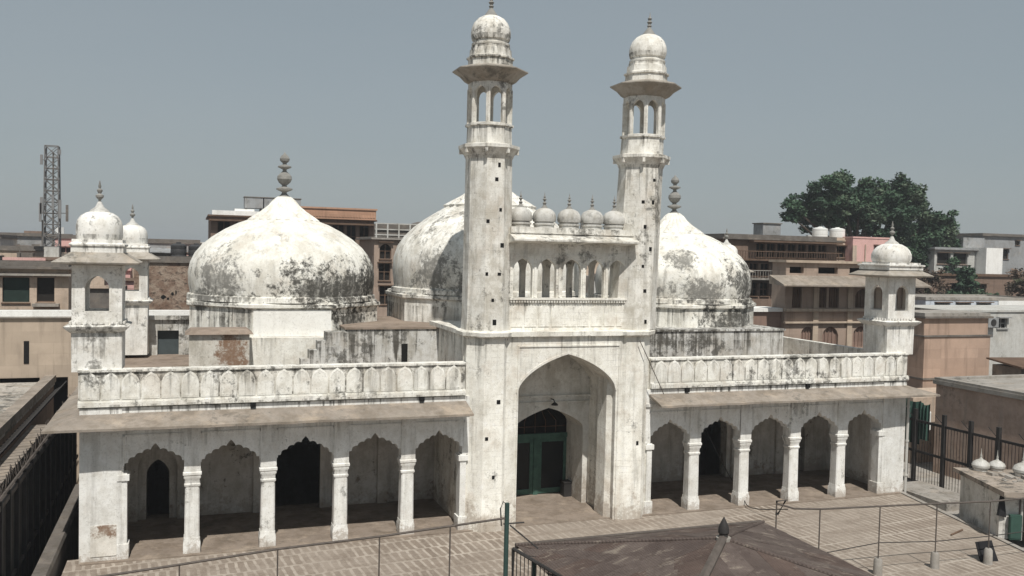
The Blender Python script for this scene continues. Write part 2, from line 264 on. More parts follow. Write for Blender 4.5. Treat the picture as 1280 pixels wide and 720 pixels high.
# ------------------------------------------------------------------ mesh helper
class MB:
    def __init__(s): s.v = []; s.f = []; s.mi = []; s.M = Matrix.Identity(4)
    def add(s, vs, fs, mi=0):
        b = len(s.v)
        s.v += [tuple(s.M @ Vector(p)) for p in vs]
        for f in fs: s.f.append(tuple(b + i for i in f)); s.mi.append(mi)
    def box(s, x0, x1, y0, y1, z0, z1, mi=0):
        s.add([(x0, y0, z0), (x1, y0, z0), (x1, y1, z0), (x0, y1, z0), (x0, y0, z1), (x1, y0, z1), (x1, y1, z1), (x0, y1, z1)],
              [(0, 3, 2, 1), (4, 5, 6, 7), (0, 1, 5, 4), (1, 2, 6, 5), (2, 3, 7, 6), (3, 0, 4, 7)], mi)
    def loft(s, rings, mi=0, cap0=True, cap1=True):
        n = len(rings[0]); vs = [p for r in rings for p in r]; fs = []
        for k in range(len(rings) - 1):
            for i in range(n):
                j = (i + 1) % n; fs.append((k * n + i, k * n + j, (k + 1) * n + j, (k + 1) * n + i))
        if cap0: fs.append(tuple(range(n - 1, -1, -1)))
        if cap1: fs.append(tuple((len(rings) - 1) * n + i for i in range(n)))
        s.add(vs, fs, mi)
    def prism(s, poly, z0, z1, mi=0):
        s.loft([[(x, y, z0) for x, y in poly], [(x, y, z1) for x, y in poly]], mi)
    def ngon(s, prof, n, cx=0, cy=0, mi=0, phase=None, cap0=True, cap1=True, lean=0.0, flute=0, fl_amp=0.0):
        """stack of n-sided rings; prof = [(apothem, z)] for small n, radius for large"""
        ph = math.pi / n if phase is None else phase
        k = 1 / math.cos(math.pi / n) if n <= 8 else 1
        rings = []
        for (r, z, *rest) in prof:
            amp = rest[0] if rest else 0
            rings.append([(cx + lean * z + r * k * (1 + amp * math.cos(flute * (ph + 2 * math.pi * i / n))) * math.cos(ph + 2 * math.pi * i / n),
                           cy + r * k * (1 + amp * math.cos(flute * (ph + 2 * math.pi * i / n))) * math.sin(ph + 2 * math.pi * i / n), z) for i in range(n)])
        s.loft(rings, mi, cap0, cap1)
    def tube(s, pts, r, n=6, mi=0, r1=None):
        pts = [Vector(p) for p in pts]; rings = []
        for i, p in enumerate(pts):
            d = (pts[min(i + 1, len(pts) - 1)] - pts[max(i - 1, 0)]).normalized()
            a = d.cross(Vector((0, 0, 1)) if abs(d.z) < 0.9 else Vector((1, 0, 0))).normalized(); b = d.cross(a)
            rr = r if r1 is None else r + (r1 - r) * i / (len(pts) - 1)
            rings.append([tuple(p + rr * (math.cos(2 * math.pi * k / n) * a + math.sin(2 * math.pi * k / n) * b)) for k in range(n)])
        s.loft(rings, mi)
    def arch_wall(s, x0, x1, z0, zt, y0, y1, ops, mi=0, mi_soff=None, seg=40):
        """wall between x0..x1 with openings (centre, half width, height function or number)"""
        if mi_soff is None: mi_soff = mi
        P = [(x0, z0)]
        for (c, hw, h) in sorted(ops, key=lambda q: q[0]):
            P.append((c - hw, z0))
            if callable(h): P += [(c - hw + 2 * hw * i / seg, h(-hw + 2 * hw * i / seg)) for i in range(seg + 1)]
            else: P += [(c - hw, h), (c + hw, h)]
            P.append((c + hw, z0))
        P.append((x1, z0))
        for (a, ba), (b, bb) in zip(P, P[1:]):
            if b - a > 1e-6:
                s.add([(a, y0, ba), (b, y0, bb), (b, y0, zt), (a, y0, zt)], [(0, 1, 2, 3)], mi)
                s.add([(a, y1, ba), (b, y1, bb), (b, y1, zt), (a, y1, zt)], [(3, 2, 1, 0)], mi)
                s.add([(a, y0, ba), (a, y1, ba), (b, y1, bb), (b, y0, bb)], [(0, 1, 2, 3)], mi_soff)
            elif abs(ba - bb) > 1e-6:
                lo, hi = min(ba, bb), max(ba, bb)
                s.add([(a, y0, lo), (a, y1, lo), (a, y1, hi), (a, y0, hi)], [(0, 1, 2, 3)], mi_soff)
        s.add([(x0, y0, z0), (x0, y0, zt), (x0, y1, zt), (x0, y1, z0)], [(0, 1, 2, 3)], mi)
        s.add([(x1, y0, z0), (x1, y0, zt), (x1, y1, zt), (x1, y1, z0)], [(3, 2, 1, 0)], mi)
        s.add([(x0, y0, zt), (x1, y0, zt), (x1, y1, zt), (x0, y1, zt)], [(0, 1, 2, 3)], mi)
    def sphere(s, c, r, n=14, m=9, mi=0, sz=1.0):
        s.ngon([(max(1e-3, r * math.sin(math.pi * i / m)), c[2] - r * sz * math.cos(math.pi * i / m)) for i in range(m + 1)], n, c[0], c[1], mi)
    def build(s, name, mats, parent=None, angle=33):
        me = bpy.data.meshes.new(name); me.from_pydata(s.v, [], s.f)
        if not isinstance(mats, (list, tuple)): mats = [mats]
        for m in mats: me.materials.append(m)
        me.polygons.foreach_set('material_index', s.mi)
        me.polygons.foreach_set('use_smooth', [True] * len(s.f))
        me.update(); me.set_sharp_from_angle(angle=R(angle))
        o = bpy.data.objects.new(name, me); col.objects.link(o)
        if parent is not None: o.parent = parent
        return o

def thing(name, label, cat, loc=(0, 0, 0), rz=0, group=None):
    o = bpy.data.objects.new(name, None); o.empty_display_size = 0.3; col.objects.link(o)
    o.location = loc; o.rotation_euler = (0, 0, rz); o['label'] = label; o['category'] = cat
    if group: o['group'] = group
    return o
def tag(o, label, cat, group=None, kind=None):
    o['label'] = label; o['category'] = cat
    if group: o['group'] = group
    if kind: o['kind'] = kind
    return o
def struct(o): o['kind'] = 'structure'; return o
def copy_tree(o, parent=None):
    kids = list(o.children)
    c = o.copy(); col.objects.link(c)
    if parent is not None: c.parent = parent
    for k in kids: copy_tree(k, c)
    return c

def pointed(hw, zs, za, tip=0.3):
    return lambda x: zs + (za - zs) * ((1 - tip) * math.sqrt(max(0, 1 - (x / hw) ** 2)) + tip * (1 - abs(x) / hw))
def cusped(hw, zs, za, n=9):
    env = pointed(hw * 0.93, zs + 0.06, za - 0.17, 0.42)
    pts = [(x, env(x)) for x in [-hw * 0.93 + 2 * hw * 0.93 * i / 400 for i in range(401)]]
    L = [0]
    for a, b in zip(pts, pts[1:]): L.append(L[-1] + math.dist(a, b))
    cs = []; step = L[-1] / n
    for k in range(n):
        t = step * (k + 0.5); i = min(range(len(L)), key=lambda q: abs(L[q] - t)); cs.append(pts[i])
    rad = step * 0.60
    def h(x):
        z = zs
        for cx, cz in cs:
            d = rad * rad - (x - cx) ** 2
            if d > 0: z = max(z, cz + math.sqrt(d))
        if abs(x) < 0.16: z += 0.10 * (1 - abs(x) / 0.16) ** 1.5
        return z
    return h

# ------------------------------------------------------------------ ground and courtyard
g = MB(); g.add([(-3000, -400, -4.2), (3000, -400, -4.2), (3000, 4000, -4.2), (-3000, 4000, -4.2)], [(0, 1, 2, 3)])
struct(g.build('ground', M_GROUND))
cy = MB(); cy.prism([(-17.75, -27), (10.6, -27), (13.2, -17), (15.05, -10), (16.25, -4.4), (17.15, -0.2), (17.15, 0.28), (-17.75, 0.28)], -4.1, 0.0)
struct(cy.build('courtyard', M_PAVE))
kb = MB()
edge = [(13.2, -17), (15.05, -10), (16.25, -4.4), (17.15, -0.2)]
for a, b in zip(edge, edge[1:]):
    kb.add([(a[0], a[1], -0.7), (b[0], b[1], -0.7), (b[0] + .22, b[1], -0.7), (a[0] + .22, a[1], -0.7), (a[0], a[1], .05), (b[0], b[1], .05), (b[0] + .22, b[1], .05), (a[0] + .22, a[1], .05)],
           [(4, 5, 6, 7), (0, 1, 5, 4), (1, 2, 6, 5), (2, 3, 7, 6), (3, 0, 4, 7)])
struct(kb.build('courtyard_kerb', M_CONC))
ln = MB(); ln.prism([(13.5, -20), (40, -20), (40, 9), (17.6, 9), (17.6, -0.2), (15.4, -10)], -4.15, -0.6)
struct(ln.build('lane', M_CONC))
sl = MB(); sl.box(18.6, 20.8, -1.6, 2.2, -0.6, -0.28)
struct(sl.build('pavement', M_CONC))

# ------------------------------------------------------------------ the mosque
mosque = thing('mosque', 'large whitewashed mosque with three onion domes and two tall slender minarets, black with mould', 'mosque')
HS, HA = 2.97, 3.86
CX = [6.18, 8.67, 11.25, 13.80]
AX = [4.98, 7.43, 9.96, 12.53, 15.0]
for sgn in (-1, 1):
    wl_ = 'left' if sgn < 0 else 'right'
    # arcade spandrel wall
    m = MB()
    ops = [(sgn * a, 1.0 if i else 0.92, cusped(1.0 if i else 0.92, HS, HA)) for i, a in enumerate(AX)]
    xs = sorted((sgn * 3.7, sgn * 16.05))
    m.arch_wall(xs[0], xs[1], HS, 5.2, -0.18, 0.28, ops, seg=90)
    e = sorted((sgn * 16.05, sgn * 17.35)); m.box(e[0], e[1], -0.22, 0.6, -4.1, 5.2)
    for cxx in CX:                                               # flat strips above the capitals and frames round the arches
        m.box(sgn * cxx - 0.27, sgn * cxx + 0.27, -0.235, -0.18, HS, 4.62)
    for i, a in enumerate(AX):
        for sx in (-1, 1): m.box(sgn * a + sx * 1.0 - 0.03, sgn * a + sx * 1.0 + 0.03, -0.205, -0.18, HS + 0.25, 4.28)
        m.box(sgn * a - 1.0, sgn * a + 1.0, -0.205, -0.18, 4.22, 4.28)
    m.box(xs[0], xs[1], -0.25, -0.18, 4.5, 4.62)
    # half columns at both ends of the arcade
    for xx in (sgn * 4.02, sgn * 16.0):
        m.box(xx - 0.12, xx + 0.12, -0.2, 0.26, 0, HS - 0.003); m.box(xx - 0.19, xx + 0.19, -0.25, 0.31, 2.72, 2.92); m.box(xx - 0.18, xx + 0.18, -0.25, 0.31, 0, 0.55)
    m.build('arcade_wall', W['gallery'], mosque)
    if sgn < 0:
        q = MB(); q.box(-17.0, -16.2, -0.245, -0.222, 0.2, 1.25); q.build('wall_panel', wash('panel_limewash', (0.74, 0.72, 0.67), 0.4, 0.2, 0.6, warm=0.4, stains_patches=[((-16.55, -0.24, 1.05), (0.42, 0.4, 0.28), 0.95, BRN)]), mosque)
    # free-standing columns
    for cxx in CX:
        x = sgn * cxx
        c = MB()
        rings = lambda w, z, ch: [(x - w, 0.04 - w + ch, z), (x - w + ch, 0.04 - w, z), (x + w - ch, 0.04 - w, z), (x + w, 0.04 - w + ch, z), (x + w, 0.04 + w - ch, z), (x + w - ch, 0.04 + w, z), (x - w + ch, 0.04 + w, z), (x - w, 0.04 + w - ch, z)]
        c.loft([rings(0.25, 0.5, 0.045), rings(0.235, 2.45, 0.045)])
        c.build('column', W['gallery'], mosque)
        b = MB(); b.loft([rings(0.285, 0.0, 0.02), rings(0.285, 0.42, 0.02), rings(0.262, 0.5, 0.03), rings(0.262, 0.58, 0.03)]); o = b.build('base', W['gallery'], mosque.children[-1])
        k = MB(); k.loft([rings(0.24, 2.36, 0.03), rings(0.265, 2.4, 0.03), rings(0.265, 2.46, 0.03), rings(0.24, 2.49, 0.03), rings(0.25, 2.62, 0.03), rings(0.285, 2.68, 0.03), rings(0.285, 2.76, 0.02), rings(0.31, 2.79, 0.02), rings(0.31, 2.87, 0.02), rings(0.28, 2.9, 0.02), rings(0.28, HS, 0.02)])
        k.build('capital', W['gallery'], [o for o in mosque.children if o.name.startswith('column')][-1])
    # gallery
    gx = sorted((sgn * 3.6, sgn * 17.3))
    fl = MB(); fl.box(gx[0], gx[1], 0.285, 5.0, -1, 0.012); fl.box(gx[0], gx[1], -0.42, 0.284, -1, 0.045); fl.build('gallery_floor', M_FLOOR, mosque)
    bw = MB()
    if sgn < 0: bops = [(-9.65, 0.98, pointed(0.98, 2.4, 3.5)), (-15.05, 0.42, pointed(0.42, 1.75, 2.35))]
    else: bops = [(9.95, 0.85, pointed(0.85, 2.3, 3.4)), (15.0, 0.42, pointed(0.42, 1.9, 2.6))]
    bw.arch_wall(gx[0], gx[1], 0.012, 4.72, 4.4, 4.95, bops)
    for a in (6.2, 8.6, 11.25, 13.8): bw.box(sgn * a - 0.22, sgn * a + 0.22, 4.25, 4.4, 0.012, 4.6); 
    if sgn < 0: bw.arch_wall(-16.2, -13.95, 0.012, 3.6, 4.2, 4.4, [(-15.05, 0.72, pointed(0.72, 2.1, 2.9))])
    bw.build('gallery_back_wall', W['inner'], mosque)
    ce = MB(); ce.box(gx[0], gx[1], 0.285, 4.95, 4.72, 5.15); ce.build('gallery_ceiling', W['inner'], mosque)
    # side wall
    sx = sorted((sgn * 17.3, sgn * 16.8)); s_ = MB(); s_.box(sx[0], sx[1], 0.6, 16.2, -4.1, 5.2); s_.build('side_wall', W['gallery'], mosque)
    # sloping stone eave with a return along the side
    ev = MB(); xo = sgn * 18.35; xi = sgn * 17.3; xt = sgn * 3.95
    prof = [(0.0, 5.02), (-1.12, 4.70), (-1.12, 4.62), (0.0, 4.90)]
    A = [(xt, y - 0.18 if k in (0, 3) else y - 0.1, z) for k, (y, z) in enumerate(prof)]
    Bm = [(xi if k in (0, 3) else xo, y - 0.18 if k in (0, 3) else y - 0.1, z) for k, (y, z) in enumerate(prof)]
    Cc = [(xi if k in (0, 3) else xo, 16.0, z) for k, (y, z) in enumerate(prof)]
    NE = 26; rings = []
    for q in range(NE + 1):
        t = q / NE; jz = random.uniform(-.012, .012); jy = random.uniform(-.02, .02); e_ = 0 if q in (0, NE) else 1
        rings.append([tuple(a + (b - a) * t for a, b in zip(A[k], Bm[k])) if k in (0, 3) else (A[k][0] + (Bm[k][0] - A[k][0]) * t, A[k][1] + e_ * jy, A[k][2] + e_ * jz) for k in range(4)])
    for q in range(1, 20):
        t = q / 20; jz = random.uniform(-.012, .012); jx = random.uniform(-.02, .02)
        rings.append([(Bm[k][0] + (jx if k in (1, 2) else 0), Bm[k][1] + (Cc[k][1] - Bm[k][1]) * t, Bm[k][2] + (jz if k in (1, 2) else 0)) for k in range(4)])
    rings.append(Cc)
    ev.loft(rings); ev.build('eave', M_EAVE, mosque)
    br_ = MB()
    for q in range(34):
        xx = sgn * (4.3 + q * .385); br_.tube([(xx, -0.2, 4.66), (xx, -1.0, 4.6)], .022, 4)
    br_.build('eave_rib', M_PIPE, mosque)
    # parapet with a row of blind arches
    pp = MB(); px = sorted((sgn * 4.0, sgn * 17.4))
    pp.box(px[0], px[1], -0.14, 0.24, 5.2, 6.42, 1)
    pp.box(px[0], px[1], -0.29, -0.14, 5.26, 5.42); pp.box(px[0], px[1], -0.25, -0.14, 5.42, 5.47); pp.box(px[0] - 0.02, px[1] + 0.02, -0.2, 0.27, 6.42, 6.5)
    n = 21; wdt = (13.2) / n
    for i in range(n):
        xc = sgn * (4.15 + wdt * (i + 0.5)); hw = wdt * 0.465
        o = [(-1, 5.49), (1, 5.49), (1.0, 5.95), (.96, 6.08), (.82, 6.2), (.6, 6.29), (.3, 6.35), (0, 6.41), (-.3, 6.35), (-.6, 6.29), (-.82, 6.2), (-.96, 6.08), (-1.0, 5.95)]
        jy = random.uniform(-.012, .012); tl = random.uniform(-.012, .012); sc = random.uniform(.96, 1.02)
        outer = [(xc + a * hw * sc + tl * (b - 5.5), b) for a, b in o]; inner = [(xc + a * hw * sc * .8 + tl * (b - 5.5), 5.58 + (b - 5.49) * .80) for a, b in o]
        N = len(o); m0 = len(pp.v)
        pp.add([(a, -0.138, b) for a, b in outer] + [(a, -0.20 + jy, b) for a, b in outer] + [(a, -0.212 + jy, b) for a, b in inner] + [(a, -0.203 + jy, b) for a, b in inner],
               [(q * N + i, q * N + (i + 1) % N, (q + 1) * N + (i + 1) % N, (q + 1) * N + i) for q in range(3) for i in range(N)] + [tuple(3 * N + i for i in range(N))], 0)
    pp.build('parapet', [W['parapet'], W['joint']], mosque)
    sp = MB()
    for t in (5.7, 11.8): sp.box(sgn * t - 0.09, sgn * t + 0.09, -0.3, -0.139, 5.06, 5.24)
    sp.build('drain_hole', M_HOLE, mosque)
    side = MB(); sd_ = sorted((sgn * 17.4, sgn * 17.05)); side.box(sd_[0], sd_[1], 0.3, 16.2, 5.2, 6.4); side.build('side_parapet', W['parapet'], mosque)

rf = MB(); rf.box(-17.04, -3.9, 0.25, 5.0, 5.155, 5.22); rf.box(3.95, 17.04, 0.25, 5.0, 5.155, 5.22); rf.box(-17.04, 17.04, 5.0, 15.69, 5.155, 5.22); rf.build('roof', M_ROOF, mosque)
bkw = MB(); bkw.box(-17.3, 17.3, 15.7, 16.25, -4.1, 5.19); bkw.build('rear_wall', W['gallery'], mosque)

# ---- gateway
OL, OR = (-2.98, 0.35), (3.05, 0.40)
gw = MB()
PF = pointed(2.12, 5.25, 6.78, 0.36)
gw.arch_wall(-2.6, 2.75, 0, 7.5, -0.45, 2.05, [(0.15, 2.12, PF)], seg=60)
gw.box(-3.95, -2.3, 0.3, 5.0, -0.5, 7.5); gw.box(2.45, 4.02, 0.3, 5.0, -0.5, 7.5)
gw.box(-2.29, 2.44, 2.06, 5.0, 6.9, 7.5); gw.box(-2.29, 2.44, 4.7, 5.0, 4.4, 6.9)
gw.box(-1.98, -1.93, -0.49, -0.45, 0.02, 7.08); gw.box(2.36, 2.41, -0.49, -0.45, 0.02, 7.08); gw.box(-1.98, 2.41, -0.49, -0.45, 7.08, 7.14)
# arch rim
rim = [(-2.12 + 4.24 * i / 48) for i in range(49)]
for a, b in zip(rim, rim[1:]):
    gw.add([(0.15 + a, -0.475, PF(a)), (0.15 + b, -0.475, PF(b)), (0.15 + b * 1.03, -0.475, PF(b) + .08), (0.15 + a * 1.03, -0.475, PF(a) + .08),
            (0.15 + a, -0.45, PF(a)), (0.15 + b, -0.45, PF(b)), (0.15 + b * 1.03, -0.45, PF(b) + .08), (0.15 + a * 1.03, -0.45, PF(a) + .08)], [(0, 1, 2, 3), (3, 2, 6, 7), (0, 4, 5, 1)])
gw.build('gateway', W['tower'], mosque)
gi = MB()
gi.arch_wall(-2.28, 2.42, 0, 6.88, 2.06, 3.86, [(0.40, 1.62, pointed(1.62, 3.30, 4.2, 0.5))], seg=50)
gi.box(-1.97, 2.27, 1.96, 2.06, 4.66, 4.74); gi.box(-1.97, 2.27, 1.99, 2.06, 4.42, 4.47)
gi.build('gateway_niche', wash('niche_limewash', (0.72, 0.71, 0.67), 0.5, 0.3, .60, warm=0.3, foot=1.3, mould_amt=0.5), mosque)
fl = MB(); fl.box(-1.95, 2.25, -0.3, 4.0, -0.2, 0.02); fl.build('porch_floor', M_FLOOR, mosque)
# corner octagons of the gateway block, up to the cornice
for (ox, oy) in (OL, OR):
    t = MB(); t.ngon([(1.0, -0.3), (1.0, 0.5), (0.97, 0.6), (0.95, 7.5)], 8, ox, oy); t.build('corner_tower', W['tower'], mosque)
cn = MB(); cn.box(-2.6, 2.7, -0.60, 0.2, 7.5, 7.68)
for (ox, oy) in (OL, OR): cn.ngon([(0.97, 7.44), (1.14, 7.52), (1.16, 7.66), (1.05, 7.72)], 8, ox, oy)
cn.box(-4.08, -2.6, 0.4, 5.1, 7.5, 7.68); cn.box(2.7, 4.12, 0.4, 5.1, 7.5, 7.68)
cn.build('cornice', W['tower'], mosque)
# holes for scaffolding
def hole(x, y, z, w=0.09, h=0.09, d=0.12): 
    hb = MB(); hb.box(x - w, x + w, y - 0.006, y + d, z - h, z + h); hb.build('putlog_hole', M_HOLE, mosque)
for (x, z) in ((-3.0, 8.05), (-1.4, 8.05), (0.4, 8.05), (2.1, 8.05)): hole(x, -0.16 if abs(x) < 2.2 else -0.56, z, 0.075, 0.11)
for side, dx, z in ((-1, .2, 5.0), (-1, .05, 2.1), (-1, -.25, 3.6), (-1, -.3, 9.9), (-1, .2, 9.9), (-1, -.28, 11.9), (-1, .22, 12.35), (-1, .05, 13.5), (-1, .15, 14.05), (-1, .3, 11.0), (-1, -.05, 8.9),
                    (1, .15, 8.05), (1, -.1, 10.3), (1, .2, 11.0), (1, -.25, 12.9), (1, .2, 12.9), (1, -.1, 11.9), (1, .2, 13.8), (1, .05, 9.3), (1, .2, 3.1)):
    ox, oy = OL if side < 0 else OR; lean = -0.006 if side < 0 else 0.036
    if z < 7.4: cx_, apo = ox, 0.97 - (z - 0.6) * 0.0029
    else: cx_, apo = ox + lean * z, (0.90 - (z - 8.2) * 0.0104 if z > 8.2 else 0.92)
    hole(cx_ + dx, oy - apo - 0.004, z, random.uniform(.05, .075), random.uniform(.055, .085))

# ---- door
door = MB(); dy = 3.86; dc = 0.55
for (x0, x1) in ((-1.25, -1.05), (2.05, 2.25), (dc - 0.11, dc + 0.11)): door.box(x0, x1, dy - 0.1, dy + 0.05, 0.02, 2.72)
door.box(-1.25, 2.25, dy - 0.12, dy + 0.05, 2.55, 2.75)
do = door.build('door', M_GREEN, mosque)
for (a, b) in ((-1.04, dc - 0.12), (dc + 0.12, 2.04)):
    l = MB(); l.box(a, a + 0.16, dy - 0.06, dy, 0.06, 2.54); l.box(b - 0.16, b, dy - 0.06, dy, 0.06, 2.54); l.box(a + .16, b - .16, dy - 0.06, dy, 2.36, 2.54); l.box(a + .16, b - .16, dy - 0.06, dy, 0.06, 0.28)
    l.build('leaf', M_GREEN, do)
    p = MB(); p.box(a + 0.16, b - 0.16, dy - 0.02, dy + 0.01, 0.28, 2.36); p.build('pane', M_GLASS, do)
tr = MB(); tr.box(-1.3, 2.3, dy + 0.02, dy + 0.06, 2.75, 4.3, 0)
for i in range(5): tr.ngon([(0.16, 0), (0.16, 0.02)], 12) if False else None
for i, xx in enumerate((-0.5, 0.0, 0.5, 1.0, 1.5)):
    tr.tube([(xx, dy - 0.01, 2.76), (xx, dy - 0.01, 3.3), ((xx - .5) * 0.6 + .5, dy - 0.01, 3.75)], 0.018, 4, 1)
tr.tube([(-0.9, dy - 0.01, 3.05), (1.95, dy - 0.01, 3.05)], 0.018, 4, 1)
tr.build('transom_grille', [M_HOLE, M_WOOD], mosque)

# ---- balcony between the minarets
bl = MB()
bl.box(-2.3, 2.95, -0.14, 1.4, 7.68, 8.9)
ACX = [-1.72, -0.71, 0.36, 1.37, 2.36]
BF = pointed(0.40, 10.08, 10.52, 0.25); BR = pointed(0.40, 10.1, 10.6, 0.2)
bl.arch_wall(-2.3, 2.95, 8.98, 11.1, -0.12, 0.08, [(a, 0.40, BF) for a in ACX], seg=20)
ra = MB(); ra.arch_wall(-2.28, 2.93, 8.901, 11.09, 1.2, 1.39, [(a, 0.40, BR) for a in ACX], seg=20); ra.box(-2.28, 2.93, .1, 1.19, 10.95, 11.09); ra.build('rear_arcade', W['inner'], mosque)  # darker wash puts the loggia's shade into the rear pillars' colour
for a in [-2.22] + [(p + q) / 2 for p, q in zip(ACX, ACX[1:])] + [2.87]:
    bl.box(a - 0.045, a + 0.045, -0.16, -0.12, 9.0, 10.62)
bl.box(-2.2, 2.9, -0.15, -0.12, 10.62, 10.68)
for i in range(9):                                               # shallow blind arches under the rail
    xc = -1.95 + 0.57 * i; pts = [(xc - 0.24, 7.85), (xc + 0.24, 7.85)] + [(xc + 0.24 * math.cos(t), 8.4 + 0.28 * math.sin(t)) for t in [math.pi * q / 10 for q in range(11)]]
    bl.loft([[(a, -0.17, b) for a, b in pts], [(a, -0.139, b) for a, b in pts]])
bl.build('balcony', W['tower'], mosque)
rl = MB(); rl.box(-2.28, 2.93, -0.26, 0.1, 8.9, 8.98)
for i in range(46): rl.box(-2.25 + i * 0.1135, -2.25 + i * 0.1135 + 0.07, -0.23, -0.15, 8.8, 8.9)
rl.build('balcony_rail', W['tower'], mosque)
se = MB(); se.loft([[(-2.35, -0.14, 11.1), (-2.35, -0.82, 11.2), (-2.35, -0.82, 11.26), (-2.35, -0.3, 11.45), (-2.35, 1.5, 11.45), (-2.35, 1.5, 11.1)],
                    [(2.98, -0.14, 11.1), (2.98, -0.82, 11.2), (2.98, -0.82, 11.26), (2.98, -0.3, 11.45), (2.98, 1.5, 11.45), (2.98, 1.5, 11.1)]])
se.box(-2.3, 2.95, -0.27, 1.3, 11.452, 11.74); se.box(-2.32, 2.97, -0.33, -0.27, 11.5, 11.54)
se.build('balcony_eave', W['minaret'], mosque)
def finial(z, s=1.0, petals=True):
    """small metal spire: lotus foot, ball, neck, ball, point"""
    f = [(0.26, 0), (0.20, .05), (0.10, .16), (0.055, .26), (0.05, .30), (0.085, .34), (0.05, .38), (0.035, .43), (0.085, .50), (0.04, .56), (0.03, .62), (0.055, .66), (0.02, .70), (0.004, .86)]
    return [(r * s, z + h * s) for r, h in f]
for i, a in enumerate(ACX):
    d = MB(); x, y = a + 0.0, 0.32
    d.ngon([(0.40, 11.742), (0.40, 11.84), (0.44, 11.86), (0.44, 11.92), (0.38, 11.94), (0.38, 11.97), (0.45, 11.99), (0.475, 12.08), (0.47, 12.2), (0.43, 12.33), (0.34, 12.44), (0.2, 12.51), (0.08, 12.54)], 20, x, y)
    o = d.build('cupola', M_CUP, mosque)
    f = MB(); f.ngon([(0.17, 12.5), (0.14, 12.53), (0.07, 12.62)] + [(r * .95, 12.60 + h * .62) for r, h in [(0.09, 0), (0.05, .1), (0.09, .2), (0.04, .28), (0.03, .34), (0.09, .44), (0.03, .52), (0.05, .6), (0.02, .68), (0.004, .9)]], 10, x, y); f.build('finial', M_FIN, o)

# ---- minarets
for (ox, oy), lean in ((OL, -0.006), (OR, 0.036)):
    s_ = MB(); s_.ngon([(0.93, 7.72), (0.90, 8.2), (0.835, 14.45)], 8, ox, oy, lean=lean)
    mi_ = s_.build('minaret', W['minaret'], mosque)
    L = lean
    b = MB(); b.ngon([(0.84, 14.3), (0.9, 14.45), (1.06, 14.66), (1.1, 14.7), (1.1, 14.82), (0.95, 14.86)], 8, ox, oy, lean=L)
    for k in range(8):
        a = math.pi / 8 + k * math.pi / 4
        b.M = Matrix.Translation((ox + L * 14.6, oy, 0)) @ Matrix.Rotation(a, 4, 'Z')
        b.box(0.9, 1.16, -0.05, 0.05, 14.5, 14.7)
    b.M = Matrix.Identity(4); b.build('gallery_ledge', W['minaret'], mi_)
    dr = MB(); dr.ngon([(0.82, 14.86), (0.80, 15.52), (0.87, 15.55), (0.87, 15.64), (0.8, 15.66)], 8, ox, oy, lean=L); dr.build('lantern_base', W['minaret'], mi_)
    la = MB(); ap = 0.79; sd2 = ap * math.tan(math.pi / 8)
    for k in range(8):
        la.M = Matrix.Translation((ox + L * 16.4, oy, 0)) @ Matrix.Rotation(k * math.pi / 4, 4, 'Z') @ Matrix.Translation((0, -ap, 0))
        la.arch_wall(-sd2, sd2, 15.66, 17.25, 0, 0.15, [(0, 0.235, pointed(0.235, 16.75, 17.04, 0.2))], seg=12)
        la.box(-sd2, -sd2 + 0.07, -0.03, 0.0, 15.66, 16.98); la.box(sd2 - 0.07, sd2, -0.03, 0.0, 15.66, 16.98)
    la.M = Matrix.Identity(4)
    la.ngon([(0.66, 15.662), (0.66, 15.69)], 8, ox, oy, lean=L); la.build('lantern', W['minaret'], mi_)
    e = MB(); e.ngon([(0.8, 17.2), (0.92, 17.27), (1.08, 17.45), (1.30, 17.60), (1.36, 17.64), (1.36, 17.68), (1.1, 17.76), (0.85, 17.84)], 8, ox, oy, lean=L); e.build('eave', M_KEAVE, mi_)
    n_ = MB(); n_.ngon([(0.80, 17.84), (0.80, 18.10), (0.86, 18.13), (0.86, 18.2), (0.76, 18.24), (0.74, 18.5), (0.7, 18.52), (0.7, 18.62)], 8, ox, oy, lean=L); n_.build('neck', W['minaret'], mi_)
    d = MB(); d.ngon([(0.72, 18.62), (0.74, 18.66), (0.74, 18.72), (0.67, 18.75), (0.67, 18.82), (0.73, 18.86), (0.765, 19.0), (0.77, 19.15), (0.74, 19.33), (0.66, 19.52), (0.52, 19.68), (0.34, 19.78), (0.2, 19.83)], 28, ox, oy, lean=L); d.build('dome', W['minaret'], mi_)
    f = MB(); f.ngon([(0.30, 19.78), (0.26, 19.84), (0.14, 20.0), (0.06, 20.12), (0.10, 20.18), (0.05, 20.24), (0.11, 20.33), (0.05, 20.4), (0.09, 20.48), (0.03, 20.55), (0.005, 20.75)], 12, ox, oy, lean=L); f.build('finial', M_FIN, mi_)

